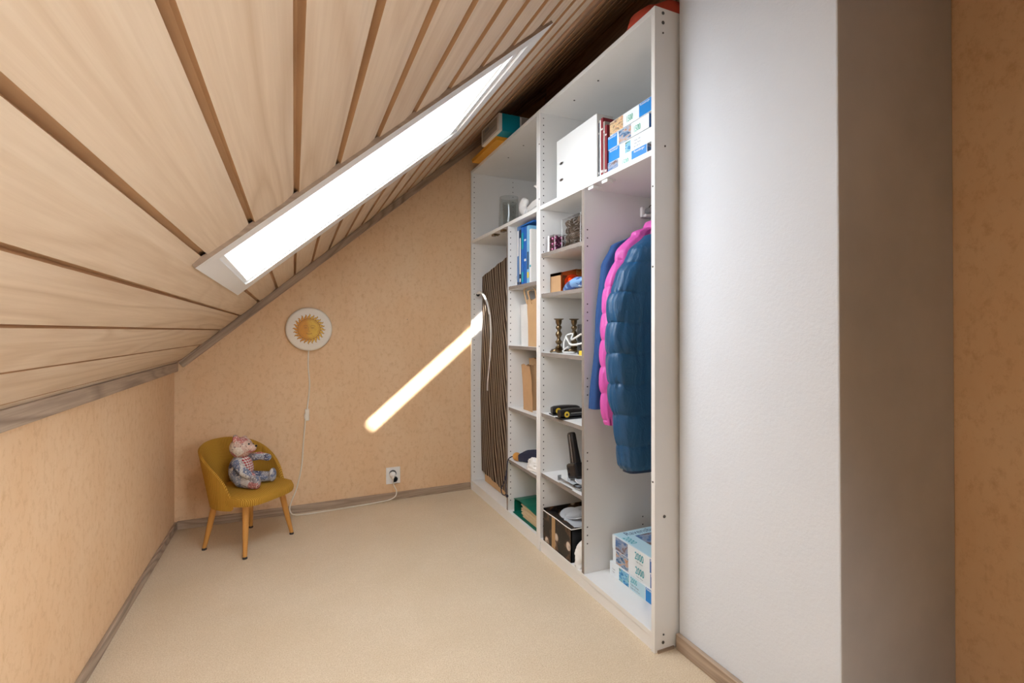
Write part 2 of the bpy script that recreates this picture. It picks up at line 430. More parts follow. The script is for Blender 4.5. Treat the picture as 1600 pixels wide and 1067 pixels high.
# sloping trim modelled level and then pitched so its grain follows the slope
o = struct(obj('trim_1', MB().box(-.70, 2.1, YB-.020, YB, -.036, -.0005), 'trimx', bevel=.003))
o.location = (0, 0, RB); o.rotation_euler = (0, -THETA, 0)
struct(obj('trim_2', MB().box(XL, XL+.02, YR, YB-.02, .797, .842), 'trim', bevel=.003))
struct(obj('baseboard_left', MB().box(XL, XL+.012, YR, YB, 0, .038), 'trim', bevel=.003))
struct(obj('baseboard_back', MB().box(XL+.012, 1.02, YB-.012, YB, 0, .042), 'trimx', bevel=.003))

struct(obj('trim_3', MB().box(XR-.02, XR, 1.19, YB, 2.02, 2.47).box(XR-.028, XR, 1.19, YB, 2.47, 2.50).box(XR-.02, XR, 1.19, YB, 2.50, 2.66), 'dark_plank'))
# white chimney breast, slightly out of plumb
ctop, cbot = .692, .684
mb = MB(); zt = 2.30
vs = [(1.11, .686, 0), (XR, .686, 0), (XR, 1.188, 0), (1.11, 1.188, 0), (1.11, .700, zt), (XR, .700, zt), (XR, 1.188, zt+.4), (1.11, 1.188, zt)]
vs[5] = (XR, .700, zt+.4)
mb.add(vs, [(0, 3, 2, 1), (4, 5, 6, 7), (0, 1, 5, 4), (1, 2, 6, 5), (2, 3, 7, 6), (3, 0, 4, 7)])
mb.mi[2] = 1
struct(obj('wall_chimney', mb, ['plaster', 'plaster_shaded'], bevel=.004))
struct(obj('baseboard_chimney', MB().box(1.095, 1.110, .55, 1.186, 0, .050), 'trim', bevel=.003))

# skylight
win = bpy.data.objects.new('window_1', None); COL.objects.link(win); win.location = roof(.3, 1.6); struct(win)
FO = (-.252, .858, 1.185, 2.025); FI = (-.206, .818, 1.275, 1.948)
mb = MB()
oz, iz = -.008, -.0035
O = [(FO[0], FO[2]), (FO[1], FO[2]), (FO[1], FO[3]), (FO[0], FO[3])]; I = [(FI[0], FI[2]), (FI[1], FI[2]), (FI[1], FI[3]), (FI[0], FI[3])]
mb.add([roof(a, b, .004) for a, b in O]+[roof(a, b, oz) for a, b in O]+[roof(a, b, iz) for a, b in I]+[roof(a, b, .045) for a, b in I],
       [(0, 1, 5, 4), (1, 2, 6, 5), (2, 3, 7, 6), (3, 0, 4, 7)], 1)
k = len(mb.v)-16
for i in range(4):
    j = (i+1) % 4
    mb.f.append((4+i, 4+j, 8+j, 8+i)); mb.mi.append(0)
    mb.f.append((8+i, 8+j, 12+j, 12+i)); mb.mi.append(0)
obj('casing', mb, ['white_paint', 'edgewood'], win)
mb = MB()
slope_box(mb, FI[0], FI[0]+.014, FI[2], FI[3], .004, .045); slope_box(mb, FI[1]-.03, FI[1], FI[2], FI[3], .004, .045)
slope_box(mb, FI[0], FI[1], FI[3]-.008, FI[3], .004, .045)
obj('sash', mb, 'white_paint', win, bevel=.002)
obj('glass_pane', slope_box(MB(), FI[0], FI[1], FI[2], FI[3], .040, .044), 'pane', win)
t = NT('white_blind_fabric', .9); t.base(C(240, 240, 240)); M['blind'] = t.done()
tr = t.n('ShaderNodeBsdfTranslucent'); tr.inputs[0].default_value = (.42, .43, .45, 1); mx = t.n('ShaderNodeMixShader'); mx.inputs[0].default_value = .7
t.link(t.b.outputs[0], mx.inputs[1]); t.link(tr.outputs[0], mx.inputs[2]); t.link(mx.outputs[0], t.t.nodes['Material Output'].inputs[0])
obj('blind', slope_box(MB(), FI[0], FI[1], FI[2], 1.903, .016, .020), 'blind', win)
mb = MB()
for s0, s1, y0, y1 in ((WS0-.02, WS0+.02, WY0-.03, WY1+.03), (WS1-.02, WS1+.02, WY0-.03, WY1+.03), (WS0, WS1, WY0-.03, FI[2]), (WS0, WS1, FI[3], WY1+.03)):
    slope_box(mb, s0, s1, y0, y1, .013, .06)
obj('frame', mb, 'white_paint', win)

# ------------------------------------------------------------------ cupboards
FX, BX, HT = 1.02, 1.572, 2.008
def panel(x0, x1, y0, y1, z0, z1, edge=None):
    return MB().box(x0, x1, y0, y1, z0, z1, faces={5: 1} if edge else None)
def screw(parent, x, y, z, r=.0045, axis='y'):
    m = T(x, y, z, rx=PI/2) if axis == 'y' else T(x, y, z, ry=-PI/2) if axis == 'x' else T(x, y, z, rx=PI)
    return obj('screw', MB().lathe([(r, 0), (r, .0015), (r*.4, .0016), (r*.3, .0006)], 12, 0, m), 'screw', parent, True)
def hinge(parent, y, z, mat='steel', x=1.035):
    mb = MB().box(x, x+.03, y-.012, y+.012, z-.006, z).box(x-.010, x+.012, y-.017, y+.017, z-.013, z-.002).ball((x+.022, y, z-.007), .005, 8, 6)
    return obj('hinge', mb, mat, parent, bevel=.001)
def unit(label, y0, y1, divy, shelves, div_edge, div_mat, kits):
    u = thing('open_cupboard_unit', label, 'cupboard', (FX, y0, 0), 0)
    th = .017
    obj('side_panel', panel(FX, BX, y0, y0+th, .0, HT), 'lam_holes' if kits == 'far' else 'lam', u, bevel=.001)
    obj('side_panel', panel(FX, BX, y1-th, y1, .0, HT), 'lam_holes', u, bevel=.001)
    obj('top_panel', panel(FX+.001, BX, y0+th, y1-th, HT-th, HT), 'lam', u, bevel=.001)
    obj('bottom_panel', panel(FX+.001, BX, y0+th, y1-th, .043, .060), 'lam', u, bevel=.001)
    obj('plinth', panel(FX+.0045, FX+.022, y0+th, y1-th, 0, .0405), 'lam', u)
    obj('back_panel', panel(BX, BX+.005, y0, y1, .02, HT), 'lam', u)
    obj('fixed_shelf', panel(FX+.001, BX, y0+th, y1-th, 1.549, 1.567), 'lam', u, bevel=.001)
    obj('divider', panel(FX+.003, BX, divy, divy+th, .060, 1.549, True), [div_mat, 'raw_edge'], u)
    for z in shelves:
        a, b = (y0+th, divy) if kits == 'far' else (divy+th, y1-th)
        obj('shelf', panel(FX+.006, BX, a+.001, b-.001, z-.016, z, True), ['lam', 'raw_edge'], u)
    return u
UA = unit('far white open cupboard unit with ironing board bay, against the ochre back wall', 1.984, 2.915, 2.335, (1.231, .924, .602, .330), True, 'lam_holes', 'far')
UB = unit('near white open cupboard unit with hanging jackets, beside the white chimney wall', 1.195, 1.982, 1.602, (1.350, 1.168, .902, .628, .356), True, 'lam_groups', 'near')
for y in (2.555, 2.425): hinge(UA, y, 1.549, 'brass')
for y in (1.56, 1.47): hinge(UB, y, 1.549, 'white_plastic')
for x, z, r in ((1.052, 1.992, .005), (1.052, 1.962, .0055), (1.052, 1.930, .003), (1.060, 1.578, .003), (1.057, .42, .005), (1.054, .052, .003), (1.052, .028, .005)):
    screw(UB, x, 1.195, z, r)
for z in (1.60, .93, 1.85): screw(UB, 1.02, 1.972, z, .003, 'x'); screw(UB, 1.02, 1.204, z-.4, .003, 'x')
for x, y in ((1.10, 1.80), (1.10, 1.62)): screw(UB, x, y, 1.991, .004, 'z')
for x, y in ((1.12, 2.35), (1.12, 2.55)): screw(UA, x, y, 1.991, .004, 'z')
obj('clothes_rail', MB().tube([(1.315, 1.213, 1.487), (1.315, 1.602, 1.487)], .0125, 16), 'steel', UB, True)
rb = MB().box(1.290, 1.340, 1.588, 1.602, 1.462, 1.505); rb.box(1.297, 1.333, 1.572, 1.602, 1.462, 1.474)
obj('rail_bracket', rb, 'white_plastic', UB, bevel=.004)
obj('packing_strip', MB().box(1.03, 1.094, 1.190, 1.199, 0, .008), 'trimx', UB)

# ------------------------------------------------------------------ things on top of the cupboards
tag(obj('document_folder', MB().box(.975, 1.30, 2.38, 2.76, HT, HT+.016).box(.973, 1.30, 2.375, 2.765, HT+.016, HT+.019), 'yellow_card'),
    'mustard yellow flat folder overhanging the top of the far cupboard', 'folder')
bx = MB().box(.955, 1.18, 2.28, 2.56, HT+.020, HT+.100, 0, faces={5: 0})
bx.box(.9545, 1.10, 2.2795, 2.5605, HT+.0195, HT+.027, 0)
o = thing('printed_box', 'small teal and grey printed box wedged under the ceiling on the yellow folder', 'box', (.955, 2.42, HT+.020))
BZ = HT+.020
bb = MB().box(.957, 1.20, 2.30, 2.55, BZ, BZ+.088, 0)
bb.box(.9565, .9572, 2.325, 2.535, BZ+.012, BZ+.078, 1)
bb.box(.975, 1.075, 2.2990, 2.5510, BZ-.0006, BZ+.0885, 2); 
bb.box(1.085, 1.1995, 2.2992, 2.30, BZ+.004, BZ+.084, 1)
bb.box(.9560, .9566, 2.44, 2.50, BZ+.055, BZ+.070, 3); bb.box(.9560, .9566, 2.345, 2.52, BZ+.040, BZ+.044, 3)
obj('carton', bb, ['white_paper', 'grey_card', 'teal_card', 'print_grey'], o)
mb = MB()
n = 26
rg = []
for i, (sx, z) in enumerate(((.98, 0), (1.0, .012), (.97, .034), (.80, .048), (.30, .055))):
    rg.append([(1.135+.115*sx*math.cos(a)*(1+.06*noise.noise(Vector((a*2, z*30, 1)))), 1.30+.105*sx*math.sin(a)*(1+.05*noise.noise(Vector((a*3, z*20, 5)))), HT+z*(1+.4*noise.noise(Vector((math.cos(a)*2, math.sin(a)*2, z))))) for a in [2*PI*j/n for j in range(n)]])
mb.rings(rg)
tag(obj('folded_cloth', mb, 'orange_cloth', smooth=True), 'rust red folded cloth on top of the near cupboard by the chimney', 'cloth')

# ------------------------------------------------------------------ far cupboard: top compartment
SZ = 1.567
def vase(x, y, r0, r1, h, label):
    prof = [(r0*.9, .0), (r0, .004), (r0+(r1-r0)*.5, h*.5), (r1, h), (r1-.003, h), (r0+(r1-r0)*.5-.003, h*.5), (r0-.004, .010), (.001, .008)]
    return tag(obj('glass_vase', MB().lathe(prof, 40, 0, T(0, 0, 0)), 'glass', smooth=True, at=(0, 0, 0)), label, 'vase'), (x, y)
for (x, y, r0, r1, h, lb) in ((1.13, 2.565, .062, .054, .200, 'tall clear glass vase, left of the two on the upper shelf'), (1.085, 2.455, .034, .040, .135, 'slim clear glass tumbler in front of the white bird figurine')):
    v, p = vase(x, y, r0, r1, h, lb); v.location = (x, y, SZ)
v.name = 'glass_tumbler'; v['category'] = 'glass'
bird = thing('bird_figurine', 'white porcelain bird figurine beside the glass vases on the upper shelf', 'figurine', (1.14, 2.26, SZ))
mb = MB().ball((1.15, 2.23, SZ+.052), (.050, .085, .048), 24, 14)
mb.tube(spline([(1.12, 2.29, SZ+.05), (1.11, 2.325, SZ+.075), (1.11, 2.325, SZ+.105), (1.11, 2.30, SZ+.118)], 6), [.030-.0006*i for i in range(19)], 14)
mb.ball((1.11, 2.305, SZ+.108), (.020, .027, .020), 16, 10); mb.tube([(1.11, 2.325, SZ+.108), (1.11, 2.345, SZ+.100)], [.007, .001], 8)
o = obj('body', mb, 'white_glaze', bird, True)
rm = o.modifiers.new('remesh', 'REMESH'); rm.mode = 'VOXEL'; rm.voxel_size = .004; rm.use_smooth_shade = True
mb = MB()
for s in (-1, 1):
    mb.add([(1.15+s*.046, 2.28, SZ+.070), (1.15+s*.052, 2.20, SZ+.085), (1.15+s*.040, 2.13, SZ+.098), (1.15+s*.044, 2.16, SZ+.060), (1.15+s*.055, 2.23, SZ+.045)], [(0, 1, 2, 3, 4)])
    mb.add([(1.15+s*.036, 2.28, SZ+.070), (1.15+s*.040, 2.20, SZ+.085), (1.15+s*.030, 2.13, SZ+.098), (1.15+s*.034, 2.16, SZ+.060), (1.15+s*.045, 2.23, SZ+.045)], [(0, 1, 2, 3, 4)])
obj('wing', mb, 'white_glaze', bird, True)
jug = thing('ceramic_jug', 'white ceramic jug half hidden by the middle upright, with curled spout', 'jug', (1.11, 2.075, SZ))
obj('body', MB().lathe([(.030, 0), (.045, .02), (.050, .05), (.035, .09), (.024, .12), (.030, .145), (.026, .145), (.020, .12)], 28, 0, T(1.11, 2.062, SZ)), 'white_glaze', jug, True)
obj('spout', MB().tube(spline([(1.10, 2.09, SZ+.10), (1.095, 2.115, SZ+.125), (1.09, 2.14, SZ+.145), (1.09, 2.158, SZ+.150)], 6), [.012-.0004*i for i in range(19)], 12), 'white_glaze', jug, True)

# ironing board
ib = thing('ironing_board', 'folded ironing board with brown striped cover standing on end in the far cupboard', 'ironing board', (1.17, 2.70, .06))
def board_outline(z):           # half-open outline of the board, y of its left edge
    pts = [(.10, 2.872), (.35, 2.886), (.62, 2.893), (.9, 2.882), (1.1, 2.872), (1.3, 2.872)]
    for (a, p), (b, q) in zip(pts[:-1], pts[1:]):
        if a <= z <= b: return p+(q-p)*(z-a)/(b-a)
    return pts[0][1] if z < .1 else pts[-1][1]
t = NT('brown_striped_cover', .75, spec=.2)
s = t.sep(); wob = t.noise(3.2, t.mapped((1, 1, .35)), 2)
u = t.math('ADD', t.math('MULTIPLY', s[1], 36), t.math('MULTIPLY', wob, 5.0)); u = t.math('ADD', u, t.math('MULTIPLY', s[2], -5.0))
fr = t.math('FRACT', u)
stripe = t.ramp(fr, [(0, 1), (.11, .9), (.17, 0), (.95, 0), (1, 1)])
fr2 = t.math('FRACT', t.math('MULTIPLY', u, 3)); st2 = t.ramp(fr2, [(0, .20), (.3, 0), (1, .06)])
col = t.mix(st2, C(56, 42, 33), C(96, 78, 64)); col = t.mix(stripe, col, C(214, 196, 172)); t.base(col); t.bump(t.noise(14, t.mapped((1, 1, .25)), 3), .5, .01); M['stripes'] = t.done()
mb = MB(); rg = []
N = 60
for i in range(N+1):
    z = .125+(1.215)*i/N
    yl = board_outline(z); yr = 2.470
    zt_r = .06*(i/N)**8; 
    ring = []
    K = 22
    for j in range(K+1):
        f = j/K; y = yl+(yr-yl)*f
        zz = z+(.072*f if i > N-3 else .072*f*(i/N)**3) - (.030*f*(1-i/N)**6)
        x = 1.080+.006*noise.noise(Vector((y*9, zz*2.2, 3)))+.004*math.sin(y*60+zz*4)*(.4+.6*f)
        ring.append((x, y, zz))
    ring += [(1.120, yr, z+.072*(i/N)**3-.030*(1-i/N)**6), (1.120, yl, z)]
    rg.append(ring)
mb.rings(rg)
obj('cover', mb, 'stripes', ib, True)
mb = MB().box(1.090, 1.108, 2.50, 2.85, .062, .20); obj('board_end', mb, 'kraft', ib, bevel=.004)
mb = MB()
for y in (2.60, 2.74): mb.tube([(1.135, y, .10), (1.135, y+.02, 1.15)], .009, 10)
mb.tube([(1.135, 2.56, .10), (1.135, 2.80, .10)], .009, 10)
obj('leg_frame', mb, 'steel', ib, True)
mb = MB().tube(spline([(1.060, 2.892, 1.225), (1.050, 2.862, 1.235), (1.052, 2.79, 1.228), (1.058, 2.715, 1.16), (1.062, 2.68, 1.05), (1.064, 2.685, .90), (1.064, 2.715, .76), (1.064, 2.735, .69), (1.066, 2.742, .64)], 8), [.0075]*10+[.0065]*10+[.0045]*25+[.003]*20, 8)
mb.tube(spline([(1.052, 2.86, 1.243), (1.046, 2.79, 1.236), (1.052, 2.72, 1.172), (1.058, 2.69, 1.10)], 6), .0045, 8)
obj('edge_cord', mb, 'white_plastic', ib, True)
obj('cord_clip', MB().tube([(1.056, 2.8955, 1.228), (1.052, 2.865, 1.226)], [.007, .011], 8), 'black_plastic', ib, True)

# ------------------------------------------------------------------ far cupboard: right column
def upright_book(name, x0, x1, y0, y1, z0, h, cover, label, cat='book', group=None, spine=None, lean=0):
    b = thing(name, label, cat, (x0, y0, z0), 0, group)
    mb = MB().box(x0, x1, y0, y1, z0, z0+h, 0)
    if spine:
        for (a, c, m) in spine: mb.box(x0-.0006, x0, y0+(y1-y0)*.15, y1-(y1-y0)*.15, z0+h*a, z0+h*c, m)
    mats = [cover, 'white_paper', 'print_navy', 'yellow_print', 'black_plastic', 'print_teal']
    if lean:
        m = T(x0, y0, z0) @ Matrix.Rotation(lean, 4, 'X') @ T(-x0, -y0, -z0); mb.v = [m @ v for v in mb.v]
    obj('cover', mb, mats, b)
    pg = MB().box(x0+.003, x1+.0006, y0+(y1-y0)*.2, y1-(y1-y0)*.2, z0+.002, z0+h+.0004)
    if lean: pg.v = [m @ v for v in pg.v]
    obj('pages', pg, 'paper_edge', b)
    return b
M['blue_spine'] = plain('blue_book_spine', C(26, 104, 190), .4, 0, .04); M['light_blue'] = plain('light_blue_cover', C(130, 190, 226), .4, 0, .05)
M['steel_blue'] = plain('steel_blue_cover', C(92, 132, 182), .4, 0, .05); M['dark_spine'] = plain('dark_blue_spine', C(34, 44, 66), .5, 0, .1)
z = 1.231
spec = [('steel_blue', 2.245, 2.268, .300, 'steel blue folder with white edge, leftmost in the blue row', [(.50, .93, 1), (.02, .06, 4)], 0),
        ('dark_spine', 2.221, 2.241, .280, 'dark narrow book with pale spine label in the blue row', [(.20, .85, 1), (.06, .12, 1)], 0),
        ('blue_spine', 2.190, 2.218, .288, 'thick bright blue book standing in the middle of the blue row', [(.62, .90, 5), (.05, .22, 5)], 0),
        ('blue_spine', 2.158, 2.187, .286, 'bright blue book to the right of the thickest blue one', [(.40, .44, 1), (.75, .78, 1)], 0),
        ('light_blue', 2.128, 2.154, .284, 'light blue picture book with green landscape on its spine', [(.25, .55, 2), (.10, .2, 3)], 0),
        ('white_paper', 2.106, 2.124, .262, 'white book at the right end of the blue row', [(.3, .34, 5)], 0)]
for cv, a, b, h, lb, sp, ln in spec: upright_book('book', 1.045, 1.30, a, b, z, h, cv, lb, 'book', 'blue books standing in the far cupboard', sp, ln)
tag(obj('document_tray', MB().box(1.05, 1.11, 2.092, 2.243, 1.5265, 1.5325), 'blue_spine'), 'flat blue folder lying across the tops of the blue books', 'folder')

def crumple(name, cx, cy, z0, rx, ry, h, mat, label, cat, amp=.35, top=.6, n=28, m=16, seed=0, solidify=False):
    rg = []
    for i in range(m+1):
        f = i/m; k = (1-(1-top)*f) if f < .85 else (1-(1-top)*f)*(1-(f-.85)/.15*.8)
        if i == 0: k *= .9
        ring = []
        for j in range(n):
            a = 2*PI*j/n
            p = Vector((math.cos(a)*1.6+seed, math.sin(a)*1.6, f*3))
            r = k*(1+amp*(noise.noise(p)+.55*noise.noise(p*2.7)+.35*abs(noise.noise(p*6))))
            ring.append((cx+rx*r*math.cos(a), cy+ry*r*math.sin(a), z0+h*f+(0 if i == 0 else .10*h*noise.noise(p*1.7)*f)))
        rg.append(ring)
    return tag(obj(name, MB().rings(rg), mat, smooth=True), label, cat)
crumple('plastic_bag', 1.105, 2.300, 1.2315, .050, .024, .262, 'clear_cloudy', 'crumpled clear plastic bag left of the blue books', 'bag', .45, .55, seed=2)

def paper_bag(x0, x1, y0, y1, z0, h, mat, label, skew=0, fold=.010, handles=None, seed=0):
    b = thing('paper_bag', label, 'bag', ((x0+x1)/2, (y0+y1)/2, z0))
    rg = []; m = 12
    for i in range(m+1):
        f = i/m; ring = []
        corners = [(x0, y0), (x1, y0), (x1, y1), (x0, y1)]
        for c in range(4):
            (ax, ay), (bx_, by) = corners[c], corners[(c+1) % 4]
            for q in range(6):
                g = q/6; x = ax+(bx_-ax)*g; y = ay+(by-ay)*g
                inn = fold*math.sin(PI*g)*(.3+f) if c in (0, 2) else 0
                x2 = x; y2 = y+(inn if c == 0 else -inn if c == 2 else 0)
                nz = noise.noise(Vector((x*22+seed, y*22, f*4)))*.005*(.3+f)
                cr = skew*f*f
                ring.append((x2+nz+.012*f*(1 if c == 3 else 0)*0, y2+cr+nz, z0+h*f+(.012*noise.noise(Vector((g*4, c, seed))) if i == m else 0)))
        rg.append(ring)
    o = obj('bag_body', MB().rings(rg, cap=False).add(rg[0], [tuple(range(24))]), mat, b)
    sm = o.modifiers.new('solid', 'SOLIDIFY'); sm.thickness = .0012
    if handles:
        for (yy, hh) in handles:
            p = spline([(x0-.004, yy+.03, z0+h*.90), (x0-.006, yy+.055, z0+h+hh*.5), (x0-.004, yy+.06, z0+h+hh*.9), (x0+.004, yy+.02, z0+h+hh), (x0+.008, yy-.03, z0+h+hh*.8), (x0+.010, yy-.045, z0+h*.92)], 6)
            r = []
            for q in p: r.append([(q.x, q.y-.006, q.z), (q.x+.002, q.y-.006, q.z), (q.x+.002, q.y+.006, q.z+.002), (q.x, q.y+.006, q.z+.002)])
            obj('handle', MB().rings(r), mat, b)
    return b
paper_bag(1.092, 1.19, 2.225, 2.318, .924, .215, 'white_paper', 'white paper bag standing behind the open brown carrier bag', .012, seed=2)
paper_bag(1.060, 1.120, 2.02, 2.170, .924, .230, 'kraft', 'brown paper carrier bag with flat handles beside a white one', .015, handles=((2.10, .045), (2.145, .060)), seed=5)
paper_bag(1.14, 1.24, 2.19, 2.315, .602, .255, 'kraft', 'open brown paper bag at the back of the middle shelf in the far cupboard', .010, seed=8)
paper_bag(1.065, 1.125, 2.13, 2.235, .602, .225, 'cardboard', 'folded brown paper bag leaning in front of the open paper bag', .030, seed=11)
# newspapers under the folded bag
tag(obj('loose_papers', MB().box(1.06, 1.30, 2.015, 2.12, .6025, .606).box(1.075, 1.31, 2.02, 2.125, .606, .610, 0).box(1.055, 1.28, 2.018, 2.11, .610, .6135), 'white_paper'), 'loose white papers lying right of the folded brown bag', 'papers')

# umbrella
um = thing('folding_umbrella', 'navy folding umbrella with round wooden handle lying on the shelf above the green binder', 'umbrella', (1.07, 2.24, .33))
p = spline([(1.055, 2.262, .352), (1.085, 2.22, .364), (1.125, 2.15, .376), (1.150, 2.08, .378), (1.165, 2.03, .374)], 8)
rg = []
for i, q in enumerate(p):
    r = .018+.016*min(1, i/8)
    rg.append([(q.x+r*.4*math.cos(a), q.y, q.z+r*(1+.22*math.sin(5*a+i*.3))*math.sin(a)*.95+.004*math.sin(3*a)) for a in [2*PI*j/20 for j in range(20)]])
rg = [[(c[0]+(0), c[1], max(c[2], .3305)) for c in r] for r in rg]
obj('canopy', MB().rings(rg), 'navy_cloth', um, True)
obj('handle', MB().lathe([(.008, -.012), (.017, -.008), (.022, .004), (.021, .018), (.015, .028)], 20, 0, T(1.05, 2.290, .352, rx=PI/2)), 'oak', um, True)
obj('wrist_cord', MB().tube(spline([(1.040, 2.305, .350), (1.020, 2.318, .335), (1.012, 2.322, .29), (1.010, 2.330, .20), (1.008, 2.325, .155), (1.006, 2.345, .140), (1.006, 2.375, .140), (1.006, 2.385, .165), (1.008, 2.355, .20), (1.010, 2.328, .26), (1.014, 2.318, .325)], 6), .0028, 7).ball((1.008, 2.312, .146), (.007, .011, .008), 10, 8), 'navy_cloth', um, True)
crumple('white_rag', 1.062, 2.095, .3305, .036, .060, .058, 'bird_cloth', 'crumpled white cloth beside the navy umbrella', 'cloth', .3, .6, seed=9)

# green binder lying open towards the room
gb = thing('ring_binder', 'dark green ring binder full of papers lying on the lowest shelf', 'binder', (1.06, 2.15, .06))
m = T(0, 0, 0)
th = .0035
def strip(pts, x0, x1, t=.003):
    mb = MB(); rg = []
    for i, (y, z) in enumerate(pts):
        d = Vector((0, pts[min(i+1, len(pts)-1)][0]-pts[max(i-1, 0)][0], pts[min(i+1, len(pts)-1)][1]-pts[max(i-1, 0)][1])).normalized()
        nx = Vector((0, -d.z, d.y))*t
        xa = x0(i/(len(pts)-1)) if callable(x0) else x0
        rg.append([(xa, y, z), (x1, y, z), (x1, y+nx.y, z+nx.z), (xa, y+nx.y, z+nx.z)])
    return mb.rings(rg)
low = [(2.012, .0625), (2.06, .062), (2.15, .062), (2.25, .062), (2.300, .062)]
obj('cover', strip(low, 1.035, 1.33), 'green_card', gb)
obj('cover', strip([(2.303, .0635), (2.3035, .09), (2.303, .115), (2.2975, .131)], 1.045, 1.33), 'green_card', gb)
up = [(2.300, .133), (2.24, .143), (2.15, .141), (2.08, .135), (2.012, .132)]
obj('cover', strip(up, 1.04, 1.33), 'green_card', gb)
mb = MB()
for i in range(15): mb.box(1.046+.008*random.random(), 1.32, 2.015, 2.205+.03*random.random(), .068+i*.0041, .0716+i*.0041)
obj('papers', mb, 'paper_edge', gb); gb.children[-1]['kind'] = 'stuff'

# ------------------------------------------------------------------ near cupboard: top compartment
wb = thing('lever_arch_file', 'large plain white file box with two metal slots beside the maroon books', 'file', (1.04, 1.69, SZ))
mb = MB().box(1.040, 1.115, 1.541, 1.848, SZ, SZ+.252)
M['file_white'] = plain('white_file_card', C(220, 222, 222), .5, 0, .02)
obj('case', mb, 'file_white', wb, bevel=.002)
for z_ in (1.642, 1.712):
    r = [(1.0392, 1.803+.016*math.cos(a)*(.9 if abs(math.cos(a)) > .5 else 1), z_+.0055*math.sin(a)) for a in [2*PI*j/20 for j in range(20)]]
    r2 = [(1.0375, q[1], q[2]) for q in r]; r3 = [(1.0375, 1.803+(q[1]-1.803)*.72, z_+(q[2]-z_)*.5) for q in r]; r4 = [(1.0393, q[1], q[2]) for q in r3]
    o = obj('finger_slot', MB().rings([r, r2, r3], cap=False).add(r4, [tuple(range(20))], 1), ['steel', 'black_plastic'], wb)
for i, (a, b, h, cv, lb) in enumerate(((1.528, 1.538, .215, 'dark_spine', 'thin dark album beside the white file box'), (1.519, 1.526, .222, 'white_paper', 'thin white paperback between the dark album and the maroon books'),
        (1.504, 1.517, .226, 'maroon', 'tallest maroon book beside the white file box'), (1.494, 1.502, .208, 'grey_card', 'thin beige book between two maroon books'), (1.480, 1.492, .190, 'maroon', 'shorter maroon book next to the stacked puzzle boxes'))):
    upright_book('book', 1.048, 1.24, a+.008, b+.008, SZ, h, cv, lb, 'book', 'thin books on the top shelf of the near cupboard', [(.1, .14, 1), (.8, .83, 1)])

def puzzle(x0, depth, y0, y1, z0, h, label, group, prints, end=None, top=None, mats=None):
    """boxes: front face at x0 seen from the room; prints = list of (from, to, material) measured left to right as fractions, or text"""
    b = thing('puzzle_box', label, 'puzzle box', (x0, y0, z0), 0, group)
    mats = ['puzzle_white', 'puzzle_blue', 'puzzle_pale', 'puzzle_deep', 'pic_town', 'pic_castle', 'pic_lake', 'pic_coast', 'print_teal', 'print_navy', 'print_green', 'print_grey']
    mb = MB().box(x0, x0+depth, y0, y1, z0, z0+h-.001)
    L = y1-y0
    if end is not None: mb.box(x0+.001, x0+depth-.001, y0-.0004, y0, z0+.001, z0+h-.002, end)
    for pr in prints:
        if pr[0] == 'T':
            _, f, zf, size, body, mi, sq = pr
            mb.text(body, basis((x0-.0009, y1-L*f, z0+h*zf), (0, -1, 0), (0, 0, 1)), size, mi, sq, size*.012)
        else:
            f0, f1, mi = pr[:3]; a, c = (pr[3], pr[4]) if len(pr) > 3 else (.02, .97)
            mb.box(x0-.0005-(.0002 if len(pr) > 3 else 0), x0, y1-L*f1, y1-L*f0, z0+h*a, z0+h*c-.001, mi)
    if top: top(mb, x0, y0, y1, z0+h-.0009)
    obj('carton', mb, mats, b)
    lid = MB().box(x0-.0003, x0+depth+.0003, y0-.0003, y1+.0003, z0+h*.965-.001, z0+h-.0009)
    return b
H = .0475; G = 'puzzle boxes stacked on the top shelf'
RA = 'Ravensburger'
puzzle(1.052, .37, 1.270, 1.492, SZ, H, 'lowest puzzle box of the top shelf stack, with blue panel and 1500', G,
       [(.0, .30, 7), (.64, .99, 1), ('T', .40, .22, .030, '1500', 10, .62), ('T', .70, .74, .011, RA, 0, .9), ('T', .62-.2, .06, .006, 'Puzzle', 10, 1)], end=7)
puzzle(1.056, .37, 1.250, 1.490, SZ+H, H, 'second lowest puzzle box of the top shelf stack, white with small picture', G,
       [(.0, .28, 1), (.42, .54, 6, .1, .9), ('T', .04, .78, .010, RA, 0, .9), ('T', .62, .62, .007, 'Puzzle 1500', 11, 1), ('T', .62, .40, .007, 'Teile  Pieces', 11, 1), ('T', .62, .18, .007, '80 x 60 cm', 11, 1)], end=0)
puzzle(1.053, .37, 1.262, 1.492, SZ+2*H, H, 'third puzzle box up on the top shelf, with castle picture and dark blue end', G,
       [(.0, .26, 1), (.30, .60, 5), ('T', .66, .22, .030, '1500', 10, .62), ('T', .03, .78, .010, RA, 0, .9)], end=3)
puzzle(1.050, .37, 1.243, 1.472, SZ+3*H, H, 'topmost puzzle box of the top shelf stack, with town picture', G,
       [(.0, .34, 4), (.72, .99, 1), ('T', .42, .22, .030, '1500', 10, .62), ('T', .74, .78, .010, RA, 0, .9)], end=0)

